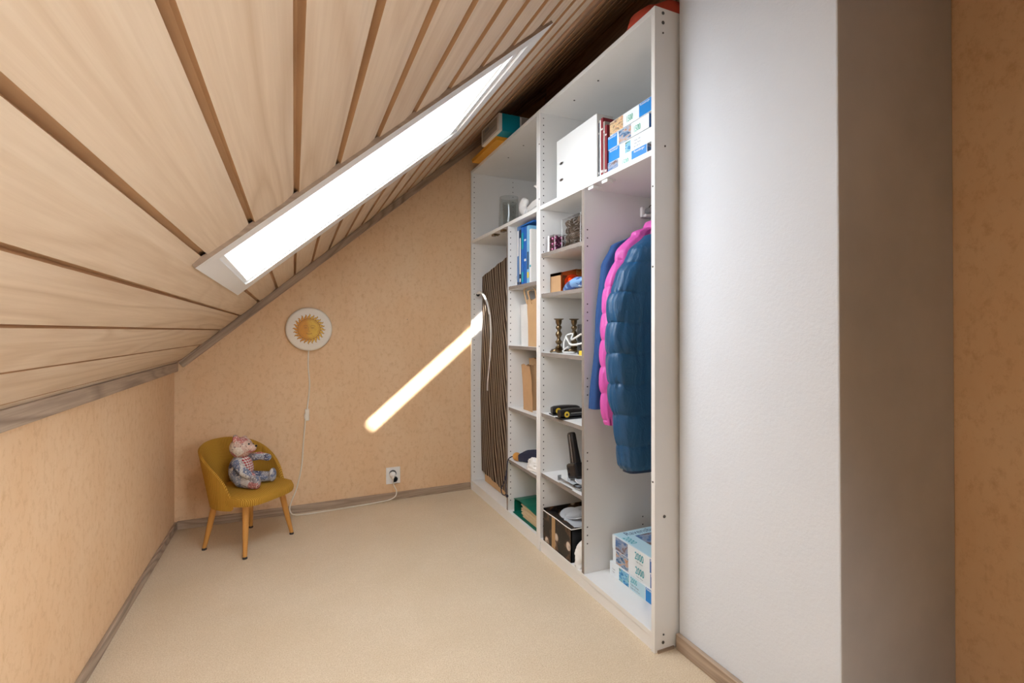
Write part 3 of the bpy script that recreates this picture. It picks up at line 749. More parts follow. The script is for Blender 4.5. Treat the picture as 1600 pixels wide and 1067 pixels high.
# bottom three puzzle boxes
def top_art(mb, x0, y0, y1, z):
    L = y1-y0
    mb.box(x0+.005, x0+.42, y0+.002, y1-.002, z, z+.0003, 2)
    mb.box(x0+.070, x0+.40, y0+.02, y1-.048, z+.0003, z+.0005, 7)
    mb.text('2000', basis((x0+.012, y1-.045, z+.0007), (0, -1, 0), (1, 0, 0)), .040, 8, .75, .0004)
    mb.text(RA, basis((x0+.040, y1-.036, z+.0007), (1, 0, 0), (0, 1, 0)), .040, 9, .92, 0)
H2 = .0528; G = 'puzzle boxes under the hanging jackets'
puzzle(1.118, .42, 1.222, 1.567, .060, H2, 'lowest puzzle box below the jackets, with bright blue end panel', G,
       [(.17, .34, 6, .05, .95), ('T', .37, .55, .026, '2000', 8, .7), (.36, .60, 2), ('T', .37, .34, .009, 'Teile  Pieces', 11, 1), ('T', .37, .14, .007, 'Puzzle 98 x 75 cm', 11, 1), ('T', .05, .5, .007, 'Puzzle', 11, 1), ('T', .05, .3, .007, 'Teile', 11, 1), (.61, .80, 1, .04, .96), ('T', .62, .80, .012, 'Ravens', 0, .9)])
puzzle(1.122, .42, 1.215, 1.553, .060+H2, H2, 'middle puzzle box of the three below the jackets', G,
       [(.06, .28, 5), ('T', .40, .32, .037, '2000', 8, .66), (.64, .85, 3, .04, .96), ('T', .65, .78, .012, 'Ravens', 0, .9), ('T', .42, .12, .007, 'Teile  Pieces', 11, 1)])
puzzle(1.120, .42, 1.215, 1.554, .060+2*H2, H2, 'topmost puzzle box below the jackets, with lettering and coast picture on its lid', G,
       [(.06, .28, 7), ('T', .40, .32, .037, '2000', 8, .66), (.64, .85, 3, .04, .96), ('T', .65, .78, .012, 'Ravens', 0, .9), ('T', .42, .12, .007, 'Teile  Pieces', 11, 1)], top=top_art)

# ------------------------------------------------------------------ near cupboard: left column
def clear_case(name, label, x0, x1, y0, y1, z0, h, cat='box'):
    b = thing(name, label, cat, ((x0+x1)/2, (y0+y1)/2, z0))
    t_ = .0012
    mb = MB().box(x0, x0+t_, y0, y1, z0, z0+h).box(x1-t_, x1, y0, y1, z0, z0+h).box(x0, x1, y0, y0+t_, z0, z0+h).box(x0, x1, y1-t_, y1, z0, z0+h).box(x0, x1, y0, y1, z0+h-t_, z0+h)
    ed = mb; k0 = len(mb.mi)
    for x in (x0, x1):
        for y in (y0, y1): ed.tube([(x, y, z0), (x, y, z0+h)], .0012, 6)
    for i_ in range(k0, len(mb.mi)): mb.mi[i_] = 1
    obj('clear_case', mb, ['clear', 'clear_cloudy'], b)
    return b
z0 = 1.3505
bc = clear_case('bauble_case', 'clear case of purple baubles with white strip on upper shelf', 1.042, 1.104, 1.868, 1.955, z0, .074)
obj('closing_strip', MB().box(1.0400, 1.0418, 1.915, 1.930, z0, z0+.075), 'white_plastic', bc)
for i in range(3):
    for j in range(3):
        for k_ in range(2):
            b_ = tag(obj('bauble', MB().ball((0, 0, 0), .0118, 14, 10), 'bauble', smooth=True), 'purple glossy bauble packed in the clear case', 'bauble', 'purple baubles in the clear case')
            b_.location = (1.058+k_*.028+.001*j, 1.884+j*.0275, z0+.0125+i*.0240)
pc = clear_case('cone_case', 'clear box of frosted pine cones behind the bauble case', 1.062, 1.17, 1.690, 1.840, z0, .132)
def cone_mesh(r, h):
    mb = MB().ball((0, 0, 0), (r*.6, r*.6, h*.5), 10, 8, 0)
    for i in range(9):
        f = i/8; zz = -h*.5+h*f; rr = r*math.sin(PI*(.12+.80*f))**.8
        for j in range(9):
            a = 2*PI*(j/9+i*.06+.5*(i % 2)/9)
            c, s_ = math.cos(a), math.sin(a)
            p = [(rr*.5*c-.25*rr*s_, rr*.5*s_+.25*rr*c, zz), (rr*c-.28*rr*s_, rr*s_+.28*rr*c, zz+h*.05), (rr*1.12*c, rr*1.12*s_, zz+h*.02), (rr*c+.28*rr*s_, rr*s_-.28*rr*c, zz+h*.05), (rr*.5*c+.25*rr*s_, rr*.5*s_-.25*rr*c, zz), (rr*.9*c, rr*.9*s_, zz-h*.04)]
            mb.add(p, [(0, 1, 2, 5), (5, 2, 3, 4), (0, 5, 4)], 0); mb.add([p[1], p[2], p[3], (rr*1.02*c, rr*1.02*s_, zz+h*.065)], [(0, 1, 2, 3)], 1)
    return mb
cm = None
rnd = random.Random(3)
for i, (x, y, zz) in enumerate([(1.082+.038*(a % 2), 1.712+.034*b, z0+.017+.031*c) for c in range(4) for b in range(4) for a in range(2)]):
    if cm is None:
        o = obj('pine_cone', cone_mesh(.017, .032), ['cone', 'frost']); cm = o
    else: o = cm.copy(); COL.objects.link(o)
    tag(o, 'small frosted brown pine cone inside the clear box', 'pine cone', 'pine cones in the clear box')
    o.location = (x+rnd.uniform(-.002, .002), y+rnd.uniform(-.002, .002), zz+(.001 if i % 2 else 0)); o.rotation_euler = (rnd.uniform(0, 6), rnd.uniform(0, 6), rnd.uniform(0, 6))
# shelf 2
z0 = 1.1685
cb = thing('gift_carton', 'small brown carton with amber cellophane lid and gold bauble inside', 'box', (1.12, 1.82, z0))
obj('carton', MB().box(1.06, 1.066, 1.845, 1.940, z0, z0+.088).box(1.06, 1.17, 1.935, 1.941, z0, z0+.088).box(1.06, 1.17, 1.72, 1.941, z0, z0+.004).box(1.166, 1.172, 1.72, 1.941, z0, z0+.088).box(1.06, 1.172, 1.845, 1.941, z0+.075, z0+.088), 'cardboard', cb)
obj('cellophane_window', MB().box(1.059, 1.0602, 1.72, 1.845, z0, z0+.086).box(1.06, 1.172, 1.72, 1.845, z0+.085, z0+.0862), 'amber_clear', cb)
o = tag(obj('bauble', MB().ball((0, 0, 0), .036, 24, 16), 'orange_bauble', smooth=True), 'large orange glossy bauble behind amber cellophane in the carton', 'bauble'); o.location = (1.10, 1.815, z0+.042)
dm = tag(obj('cake_dome', MB().lathe([(.060, 0), (.062, .06), (.052, .090), (.025, .104), (.0, .107)], 36, 0, T(1.255, 1.79, z0)), 'clear', smooth=True), 'clear plastic dome behind the brown carton', 'dome')
t = NT('blue_white_wrapper', .35); cc = t.voronoi(55, None, 'F1', 'Color')
t.base(t.ramp(t.sep(cc)[0], [(0, C(40, 80, 150)), (.35, C(120, 160, 205)), (.6, C(235, 238, 242)), (.85, C(80, 90, 110))], 'CONSTANT')); M['wrapper'] = t.done()
rg = []
for i in range(13):
    f = i/12; r = math.sin(PI*min(max(f, .04), .96))**.45
    yy = 1.825-.18*f
    rg.append([(1.062+.030*r*math.cos(a)+.024, yy, z0+.021*r+.0005+.021*r*math.sin(a)*(1+.25*noise.noise(Vector((a, f*6, 2)))) + .026*f*f) for a in [2*PI*j/16 for j in range(16)]])
rg = [[(max(x, 1.03), y, max(zz, z0+.0005)) for x, y, zz in r] for r in rg]
o = tag(obj('wrapped_packet', MB().rings(rg), 'wrapper', smooth=True), 'blue and white patterned packet in front of the orange bauble', 'packet')
o.location = (-.028, -.02, 0)
tag(obj('gift_box', MB().box(1.19, 1.26, 1.63, 1.70, z0, z0+.112), 'maroon', bevel=.002), 'small dark plum box behind the patterned packet', 'box')

# shelf 3: candlesticks and the rest
z0 = .9025
def candlestick(x, y, label):
    c = thing('candlestick', label, 'candlestick', (x, y, z0), 0, 'brass candlesticks')
    prof = [(.012, .018), (.017, .024), (.009, .030), (.007, .036), (.013, .042), (.016, .050), (.008, .058), (.007, .066), (.012, .074), (.015, .082), (.013, .090), (.007, .098), (.009, .104), (.014, .110), (.013, .118), (.008, .122), (.011, .128), (.014, .136), (.014, .146), (.022, .150), (.023, .153), (.013, .153), (.011, .136)]
    obj('stem', MB().lathe(prof, 6 if False else 24, 0, T(x, y, z0)), 'brass', c, True)
    rg = []
    for (r, zz) in ((.038, .0), (.040, .004), (.035, .010), (.026, .015), (.012, .020)):
        rg.append([(x+r*(1+.13*math.cos(6*a)*(r/.040)**2)*math.cos(a), y+r*(1+.13*math.cos(6*a)*(r/.040)**2)*math.sin(a), z0+zz+(.006*(1-math.cos(6*a))/2 if r > .034 else 0)) for a in [2*PI*j/48 for j in range(48)]])
    obj('base', MB().rings(rg), 'brass', c, True)
    return c
candlestick(1.090, 1.917, 'brass candlestick standing free at the left of its shelf')
candlestick(1.172, 1.920, 'brass candlestick mostly hidden behind the black tin')
bt = thing('black_tin', 'black textured cylindrical tin wrapped with a pale band beside the candlesticks', 'tin', (1.14, 1.735, z0))
t = NT('speckled_black_tin', .5); t.base(t.ramp(t.noise(180, None, 3), [(.5, C(28, 30, 34)), (.68, C(88, 90, 94))])); M['speckle'] = t.done()
mb = MB().lathe([(.046, 0), (.048, .002), (.048, .038), (.044, .040), (.044, .052), (.048, .054), (.048, .122), (.045, .124)], 32, 0, T(1.125, 1.725, z0))
obj('canister', mb, 'speckle', bt, True)
cab = thing('white_cable', 'loosely coiled white cable between candlestick and black tin', 'cable', (1.08, 1.82, z0))
p = spline([(1.09, 1.66, z0+.06), (1.065, 1.70, z0+.045), (1.06, 1.76, z0+.040), (1.07, 1.80, z0+.055), (1.09, 1.85, z0+.075), (1.11, 1.83, z0+.085), (1.08, 1.79, z0+.062), (1.066, 1.74, z0+.068), (1.066, 1.69, z0+.085)], 8)
obj('wire', MB().tube(p, .0042, 8).tube(spline([(1.07, 1.80, z0+.03), (1.075, 1.84, z0+.018), (1.08, 1.86, z0+.006), (1.10, 1.80, z0+.005)], 6), .003, 8).tube(spline([(1.09, 1.85, z0+.075), (1.085, 1.86, z0+.05), (1.075, 1.845, z0+.02)], 6), .003, 8), 'white_plastic', cab, True)
tag(obj('wood_block', MB().box(1.045, 1.085, 1.625, 1.675, z0, z0+.018), 'yellow_print', bevel=.001), 'tiny yellow block in front of the black tin', 'block')
tag(obj('paper_sleeve', MB().add([(1.07, 1.63, z0+.02), (1.10, 1.63, z0+.02), (1.10, 1.63, z0+.13), (1.07, 1.63, z0+.13), (1.07, 1.69, z0+.02), (1.10, 1.69, z0+.02)], [(0, 1, 2, 3), (0, 3, 4), (1, 5, 2), (3, 2, 5, 4), (0, 4, 5, 1)]), 'kraft'), 'pale paper wedge leaning against the divider by the black tin', 'paper')

# shelf 4: two black hole punches
z0 = .6285
def punch(x, y, rz, label):
    c = thing('hole_punch', label, 'hole punch', (x, y, z0), rz, 'black hole punches with yellow badges')
    rg = []
    for i in range(13):
        f = i/12; yy = -.065+.13*f; h = .034+.004*math.sin(PI*f); wd = .024*(.75+.25*math.sin(PI*min(1, .15+f)))
        k = .8 if i in (0, 12) else 1
        rg.append([(wd*k*math.cos(a)*(abs(math.cos(a))**-.35 if abs(math.cos(a)) > .05 else 1), yy, .004+h*.5+h*.5*k*math.sin(a)*(abs(math.sin(a))**-.3 if abs(math.sin(a)) > .05 else 1)) for a in [2*PI*j/20+.01 for j in range(20)]])
    obj('body', MB().rings(rg), 'black_plastic', c, True, True)
    obj('base_plate', MB().box(-.026, .026, -.068, .068, 0, .005), 'dark_metal', c, False, True)
    obj('badge', MB().lathe([(.0125, 0), (.0125, .0015)], 20, 0, T(-.0245, .042, .021, ry=-PI/2)), 'yellow_print', c, False, True)
    obj('badge_centre', MB().lathe([(.005, 0), (.005, .001)], 14, 0, T(-.0262, .042, .021, ry=-PI/2)), 'dark_metal', c, False, True)
    obj('side_groove', MB().box(-.0262, -.0240, -.045, .022, .024, .0262), 'steel', c, False, True)
    return c
punch(1.105, 1.885, 1.42, 'black hole punch with yellow badge, left of the pair on its shelf')
punch(1.085, 1.795, 1.62, 'black hole punch with yellow badge, right of the pair by the divider')
tag(obj('flat_case', MB().box(1.20, 1.40, 1.635, 1.80, z0, z0+.022), 'cream_plastic', bevel=.003), 'flat cream case lying behind the black hole punches', 'case')

# shelf 5: electric knife, steel plate, hooks
z0 = .3565
ek = thing('slicer_handle', 'black angular handled kitchen slicer standing on a steel plate', 'slicer', (1.12, 1.77, z0))
m = T(1.095, 1.775, z0+.062) @ Matrix.Rotation(-.30, 4, 'X')
mb = MB(); rg = []
for f, wd, dp in ((0, .026, .016), (.05, .027, .018), (.25, .026, .017), (.6, .023, .015), (.92, .023, .014), (.98, .020, .012), (1, .012, .008)):
    rg.append([(dp*math.copysign(abs(math.cos(a))**.6, math.cos(a)), wd*math.copysign(abs(math.sin(a))**.6, math.sin(a)), .150*f) for a in [2*PI*j/20 for j in range(20)]])
mb.rings(rg, 0, m)
obj('grip', mb, 'black_plastic', ek, True)
obj('grip_seam', MB().tube([(-.017, -.006, .01), (-.0155, -.006, .07), (-.014, -.006, .14)], .0012, 6, 0, m), 'steel', ek, True)
mb = MB().box(-.028, .028, -.036, .040, -.042, .022, 0, m)
obj('motor_block', mb, 'black_plastic', ek, bevel=.010)
obj('button', MB().lathe([(.006, 0), (.006, .004)], 14, 0, m @ T(-.028, .020, .0, ry=-PI/2)).lathe([(.006, 0), (.006, .004)], 14, 0, m @ T(-.028, .020, -.022, ry=-PI/2)), 'dark_metal', ek, True)
obj('blade_guard', MB().prism([(.05*math.cos(a), .055*math.sin(a)) for a in [2*PI*j/28 for j in range(28)]], 0, .006, 0, T(1.11, 1.715, z0+.018, 0, .1, .05)), 'grey_glaze', ek, True)
obj('plate', MB().prism([(1.045, 1.69), (1.08, 1.64), (1.24, 1.64), (1.26, 1.80), (1.19, 1.915), (1.13, 1.905), (1.065, 1.80)], z0+.001, z0+.006), 'grey_glaze', ek, bevel=.001)
hk = thing('metal_hook', 'bent grey metal bracket lying at the front of the shelf', 'bracket', (1.04, 1.76, z0))
obj('bar', MB().box(1.042, 1.050, 1.66, 1.835, z0+.007, z0+.011).box(1.038, 1.054, 1.832, 1.836, z0, z0+.022).box(1.025, 1.030, 1.70, 1.80, z0, z0+.003), 'steel', hk, bevel=.0008)
obj('ring', MB().tube([(1.060+.020*math.cos(a), 1.70+.020*math.sin(a), z0+.012) for a in [2*PI*j/20 for j in range(21)]], .0028, 8), 'dark_metal', hk, True)

# bottom: printed black carton with plates, bag
z0 = .0605
pc = thing('printed_carton', 'open black carton printed with crockery, strip of brown tape on its side', 'box', (1.12, 1.83, z0))
t = NT('black_printed_carton', .45)
vv = t.voronoi(15, None, 'F1'); nn = t.noise(26, None, 4, .6)
col = t.ramp(vv, [(0, C(226, 216, 208)), (.24, C(200, 184, 168)), (.29, C(60, 44, 36)), (.42, C(22, 20, 20)), (1, C(18, 16, 16))])
col = t.mix(t.math('MULTIPLY', t.ramp(nn, [(.52, 0), (.64, 1)]), .7), col, C(110, 78, 52)); t.base(col); M['crock_print'] = t.done()
x0, x1, y0, y1, hh = 1.024, 1.30, 1.700, 1.940, .135
mb = MB()
mb.box(x0, x0+.004, y0, y1, z0, z0+hh).box(x1-.004, x1, y0, y1, z0, z0+hh).box(x0, x1, y0, y0+.004, z0, z0+hh, 1).box(x0, x1, y1-.004, y1, z0, z0+hh+.01).box(x0, x1, y0, y1, z0, z0+.004)
obj('carton', mb, ['crock_print', 'black_plastic'], pc)
obj('tape', MB().box(x0-.0008, x0, 1.832, 1.862, z0+.002, z0+hh), 'tape', pc)
mb = MB()
e = [(x0, y1), (x0, y0), (x1, y0), (x1, y1+0)]
for a in range(3):
    (ax, ay), (bx2, by2) = e[a], e[a+1]
    mb.tube([(ax+(bx2-ax)*g/8, ay+(by2-ay)*g/8, z0+hh+.001*math.sin(g*5)) for g in range(9)], .002, 6)
obj('torn_rim', mb, 'white_paper', pc)
# folded-in flap
obj('flap', MB().add([(x0+.004, y1-.01, z0+hh-.002), (x0+.055, y1-.01, z0+hh-.012), (x0+.045, y0+.04, z0+hh-.016), (x0+.004, y0+.005, z0+hh-.002), (x0+.004, y1-.01, z0+hh-.005), (x0+.055, y1-.01, z0+hh-.015), (x0+.045, y0+.04, z0+hh-.019), (x0+.004, y0+.005, z0+hh-.005)], [(0, 1, 2, 3), (7, 6, 5, 4), (0, 4, 5, 1), (1, 5, 6, 2), (2, 6, 7, 3), (3, 7, 4, 0)]), 'crock_print', pc)
pm = MB().lathe([(.030, 0), (.034, .002), (.052, .006), (.066, .011), (.064, .013), (.050, .009), (.032, .005), (.001, .004)], 40)
for i, (px, py, pz, tl, lb) in enumerate(((1.125, 1.800, .102, .10, 'large pale grey plate at the front of the black carton'), (1.150, 1.835, .112, -.12, 'lower pale plate leaning behind the front plate in the carton'), (1.118, 1.862, .108, .16, 'small rimmed pale plate at the left in the black carton'))):
    o = tag(obj('plate', pm, 'grey_glaze', smooth=True), lb, 'plate', 'plates in the black carton')
    o.location = (px, py, z0+pz+.018); o.rotation_euler = (tl*.8, -.22, 0)
    if i == 2: o.scale = (.7, .7, .7)
crumple('plastic_bag', 1.058, 1.662, z0, .036, .030, .098, 'white_plastic', 'crumpled white plastic bag squeezed between black carton and divider', 'bag', .32, .7, seed=14)

# ------------------------------------------------------------------ jackets
def tubeskin(st, n=56, m=130, period=0, z0=0, amp=.014, wr=.004, seed=0, pw=.55, xq=1):
    """st: (z, cx, cy, rx, ry); superelliptic rings with quilted bulges between the seams"""
    st = sorted(st, key=lambda q: -q[0]); rg = []
    def at(z):
        for a, b in zip(st[:-1], st[1:]):
            if a[0] >= z >= b[0]:
                f = (a[0]-z)/(a[0]-b[0]); f = f*f*(3-2*f)*.5+f*.5
                return [a[i]+(b[i]-a[i])*f for i in range(1, 5)]
        return list(st[-1][1:])
    za, zb = st[0][0], st[-1][0]
    for i in range(m+1):
        z = za+(zb-za)*i/m; cx, cy, rx, ry = at(z); ring = []
        for j in range(n):
            a = 2*PI*j/n; c, s_ = math.cos(a), math.sin(a)
            bul = 0
            if period:
                wav = .006*noise.noise(Vector((c*2, s_*2, seed+z*2)))
                ph = (z-z0+wav)/period
                bul = amp*(abs(math.sin(PI*ph))**pw-.62)
                d = abs(math.sin(PI*ph))
                wk = noise.noise(Vector((c*5+seed, s_*5, z*7)))*.8+noise.noise(Vector((a*7+seed, z*5, 1)))*.8*(1-d)
                bul += wr*wk
            else: bul = wr*noise.noise(Vector((c*2.5+seed, s_*2.5, z*4)))
            p = 2.6
            k = (abs(c)**p+abs(s_)**p)**(-1/p)
            ring.append((cx+(rx+bul)*k*c, cy+(ry+bul*xq)*k*s_, z))
        rg.append(ring)
    # close the top softly
    return MB().rings(rg)
def hanger(y, label):
    h = thing('coat_hanger', label, 'hanger', (1.315, y, 1.43), 0, 'hangers on the clothes rail')
    hk_ = [(1.315, y, 1.37), (1.315, y, 1.455)]+[(1.315+.0185*math.sin(a), y, 1.487-.0185*math.cos(a)) for a in [PI*.02+1.35*PI*j/14 for j in range(15)]]
    obj('hook', MB().tube(hk_, .0018, 8), 'dark_metal', h, True)
    p = spline([(1.165, y, 1.285), (1.23, y, 1.330), (1.315, y, 1.372), (1.40, y, 1.330), (1.465, y, 1.285)], 6)
    r = [[(q.x, q.y-.008, q.z-.012), (q.x, q.y+.008, q.z-.012), (q.x, q.y+.008, q.z+.012), (q.x, q.y-.008, q.z+.012)] for q in p]
    obj('shoulder_bar', MB().rings(r), 'beech', h, bevel=.004)
hanger(1.555, 'wooden hanger under the flat navy coat'); hanger(1.485, 'wooden hanger under the pink puffer jacket'); hanger(1.385, 'wooden hanger under the blue puffer jacket nearest the viewer')
# navy wool coat
nv = thing('wool_coat', 'flat navy blue wool coat hanging nearest the divider', 'coat', (1.315, 1.55, .70))
obj('sleeve', tubeskin([(1.372, 1.235, 1.545, .030, .018), (1.33, 1.170, 1.555, .050, .026), (1.25, 1.135, 1.56, .056, .030), (1.04, 1.110, 1.562, .056, .030), (.705, 1.085, 1.562, .060, .030)], wr=.006, seed=1), 'navy_wool', nv, True)
obj('sleeve', tubeskin([(1.36, 1.40, 1.56, .030, .018), (1.25, 1.46, 1.56, .050, .028), (.75, 1.49, 1.56, .050, .026)], 24, 30, wr=.004, seed=2), 'navy_wool', nv, True)
obj('body', tubeskin([(1.39, 1.31, 1.555, .07, .02), (1.35, 1.31, 1.556, .14, .026), (1.2, 1.31, 1.558, .19, .028), (.75, 1.31, 1.558, .20, .028)], 40, 60, wr=.006, seed=3), 'navy_wool', nv, True)
# pink puffer
pk = thing('puffer_jacket', 'bright pink quilted puffer jacket hanging between navy coat and blue jacket', 'jacket', (1.315, 1.48, .66))
obj('sleeve', tubeskin([(1.405, 1.285, 1.475, .030, 0.024), (1.37, 1.225, 1.48, .062, 0.032), (1.29, 1.165, 1.485, .070, 0.037), (1.15, 1.115, 1.49, .072, 0.037), (1.0, 1.100, 1.49, .068, 0.037), (.80, 1.092, 1.49, .066, 0.034), (.67, 1.095, 1.49, .058, 0.029), (.655, 1.095, 1.49, .048, 0.024)], period=.098, z0=.672, amp=.012, wr=.006, seed=4, xq=.6, pw=.4), 'pink_nylon', pk, True)
obj('sleeve', tubeskin([(1.38, 1.37, 1.48, .03, .03), (1.25, 1.45, 1.48, .05, .04), (.70, 1.49, 1.48, .05, .035)], 24, 50, period=.098, z0=.672, amp=.018, seed=5, xq=.6), 'pink_nylon', pk, True)
obj('body', tubeskin([(1.41, 1.31, 1.48, .05, .030), (1.36, 1.31, 1.485, .12, .038), (1.2, 1.31, 1.487, .18, .040), (.72, 1.31, 1.487, .185, .040)], 48, 90, period=.098, z0=.672, amp=.018, seed=6, xq=.6), 'pink_nylon', pk, True)
obj('collar', tubeskin([(1.432, 1.300, 1.475, .040, .030), (1.415, 1.295, 1.475, .062, .045), (1.37, 1.285, 1.475, .075, .050), (1.33, 1.28, 1.478, .070, .050)], 48, 24, period=.05, z0=1.33, amp=.012, wr=.008, seed=7, xq=.6), 'pink_nylon', pk, True)
# blue puffer
bl = thing('puffer_jacket', 'petrol blue quilted puffer jacket with long sleeve hanging nearest the viewer', 'jacket', (1.315, 1.39, .50))
obj('sleeve', tubeskin([(1.352, 1.209, 1.361, 0.03, 0.025), (1.335, 1.179, 1.366, 0.052, 0.035), (1.28, 1.144, 1.371, 0.074, 0.047), (1.2, 1.112, 1.376, 0.088, 0.054), (1.1, 1.082, 1.376, 0.099, 0.057), (0.95, 1.076, 1.376, 0.098, 0.057), (0.8, 1.082, 1.376, 0.094, 0.055), (0.65, 1.090, 1.371, 0.084, 0.050), (0.54, 1.096, 1.366, 0.074, 0.044), (0.525, 1.096, 1.366, 0.064, 0.037)], 72, 200, period=.1045, z0=.610, amp=.011, wr=.006, seed=8, xq=.8, pw=.36), 'blue_nylon', bl, True)
obj('cuff', tubeskin([(.532, 1.096, 1.366, .060, .036), (.516, 1.096, 1.366, .060, .036)], 32, 4, wr=.004), 'blue_lining', bl, True)
obj('body', tubeskin([(1.37, 1.31, 1.375, .05, .03), (1.33, 1.31, 1.38, .13, .045), (1.2, 1.325, 1.37, .17, .055), (.62, 1.33, 1.37, .175, .055)], 48, 120, period=.1045, z0=.610, amp=.018, seed=9, xq=.7), 'blue_nylon', bl, True)
obj('sleeve', tubeskin([(1.34, 1.40, 1.38, .03, .03), (1.2, 1.46, 1.37, .05, .05), (.56, 1.49, 1.37, .05, .045)], 24, 60, period=.1045, z0=.610, amp=.018, seed=10, xq=.7), 'blue_nylon', bl, True)
obj('collar', tubeskin([(1.40, 1.31, 1.375, .050, .036), (1.36, 1.31, 1.378, .066, .042), (1.33, 1.31, 1.38, .070, .045)], 32, 16, period=.06, z0=1.33, amp=.01, seed=11), 'blue_nylon', bl, True)
obj('hem_band', tubeskin([(.622, 1.33, 1.37, .165, .050), (.600, 1.33, 1.37, .162, .048)], 32, 4, wr=.003), 'blue_lining', bl, True)

# ------------------------------------------------------------------ sun lamp on the back wall
sl = thing('wall_lamp', 'round white wall lamp with golden smiling sun, white cord hanging down', 'lamp', (.077, 2.93, 1.01))
LM = T(.077, YB, 1.01, 0, PI/2)          # local z points into the room (-Y)
obj('shade', MB().lathe([(.110, 0), (.118, .004), (.119, .026), (.116, .032), (.108, .035), (.05, .0365), (.001, .037)], 64, 0, LM), 'cream_plastic', sl, True)
t = NT('golden_sun_print', .5)
s = t.sep(); g = t.ramp(t.math('ADD', t.math('MULTIPLY', s[0], 9), t.math('MULTIPLY', t.noise(40), .3)), [(.0, C(216, 150, 50)), (.26, C(226, 186, 70))])
t.base(t.mix(t.math('MULTIPLY', t.ramp(t.noise(70), [(.45, 0), (.7, 1)]), .4), g, C(200, 140, 50))); M['sun_print'] = t.done()
M['sun_line'] = plain('brown_sun_outline', C(176, 116, 44), .5, 0, .05)
def disc(r, z, n=48): return [(r*math.cos(2*PI*j/n), r*math.sin(2*PI*j/n), z) for j in range(n)]
mb = MB().rings([disc(.0575, .0366), disc(.0575, .0376)], 1, LM).rings([disc(.055, .0372), disc(.054, .0380), disc(.03, .0386)], 0, LM)
obj('sun_disc', mb, ['sun_print', 'sun_line'], sl)
mb = MB()
NR = 24
for i in range(NR):
    a0 = 2*PI*i/NR
    L = .030 if i % 2 == 0 else .028
    for mi, sc_, zz in ((1, 1.0, .0370), (0, .72, .0374)):
        L_, R_ = [], []
        for q in range(9):
            f = q/8; r = .055+L*f*(1 if mi else .93); wd = .0072*sc_*(1-f)**.8*(1+.5*math.sin(PI*f)); off = .0045*math.sin(f*2*PI)*(.3+f)
            for lst, sg in ((L_, 1), (R_, -1)):
                t_ = off+sg*wd; lst.append((r*math.cos(a0)-t_*math.sin(a0), r*math.sin(a0)+t_*math.cos(a0), zz))
        for q in range(8): mb.add([L_[q], L_[q+1], R_[q+1], R_[q]], [(0, 1, 2, 3)], mi, LM)
obj('sun_rays', mb, ['sun_print', 'sun_line'], sl)
mb = MB()
def arc(cx, cy, r, a0, a1, w=.0009, sy=1): mb.tube([(cx+r*math.cos(a), cy+sy*r*math.sin(a), .0386) for a in [a0+(a1-a0)*j/12 for j in range(13)]], w, 6, 0, LM)
arc(-.018, .012, .011, .3, PI-.3, sy=.8); arc(.018, .012, .011, .3, PI-.3, sy=.8)
for ex in (-.018, .018): arc(ex, .008, .008, 0, 2*PI, .0008, .5); mb.lathe([(.002, .0384), (.002, .0392)], 10, 0, LM @ T(ex, .008, 0))
mb.tube([(-.002, .012, .0386), (-.005, -.008, .0388), (0, -.012, .0388), (.005, -.009, .0388)], .0009, 6, 0, LM)
arc(0, -.016, .018, PI+.5, 2*PI-.5, .0012, .6); arc(0, -.021, .011, PI+.4, 2*PI-.4, .0008, .5)
arc(0, 0, .050, 0, 2*PI, .0006)
obj('sun_face', mb, 'sun_line', sl, True)
obj('cord', MB().tube(spline([(.075, 2.922, .895), (.073, 2.924, .80), (.080, 2.924, .70), (.068, 2.922, .57), (.060, 2.922, .53), (.055, 2.922, .46), (.048, 2.921, .38), (.040, 2.920, .26), (.015, 2.918, .14), (-.012, 2.912, .07), (-.020, 2.902, .030), (.0, 2.882, .008), (.06, 2.872, .005), (.17, 2.876, .005), (.30, 2.885, .005), (.42, 2.892, .006), (.505, 2.897, .010), (.545, 2.900, .025), (.553, 2.902, .055), (.540, 2.900, .085), (.532, 2.895, .112), (.532, 2.892, .135)], 8), .0034, 8), 'cream_plastic', sl, True)
obj('cord_switch', MB().box(.056, .078, 2.905, 2.929, .505, .568).box(.052, .064, 2.907, 2.925, .515, .545), 'cream_plastic', sl, bevel=.004)
obj('plug', MB().lathe([(.018, 0), (.019, .004), (.019, .012), (.014, .024), (.008, .028)], 24, 0, T(.533, 2.922, .150, 0, PI/2)).tube([(.533, 2.893, .150), (.532, 2.889, .135)], .006, 8), 'white_plastic', sl, True)
ol = thing('wall_outlet', 'white wall outlet low on the ochre back wall, with a plug in it', 'outlet', (.538, 2.93, .143))
obj('plate', MB().box(.497, .579, 2.921, 2.93, .095, .192), 'white_plastic', ol, bevel=.002)
obj('socket_rim', MB().lathe([(.0215, .0), (.0215, .002), (.0195, .002), (.0195, 0)], 32, 0, T(.535, 2.921, .155, 0, PI/2)), 'print_grey', ol, True)
obj('socket_rim', MB().lathe([(.0165, .0), (.0165, .0015), (.0148, .0015), (.0148, 0)], 32, 0, T(.548, 2.921, .120, 0, PI/2)).lathe([(.003, 0), (.003, .0012)], 10, 0, T(.548, 2.921, .122, 0, PI/2)), 'print_grey', ol, True)

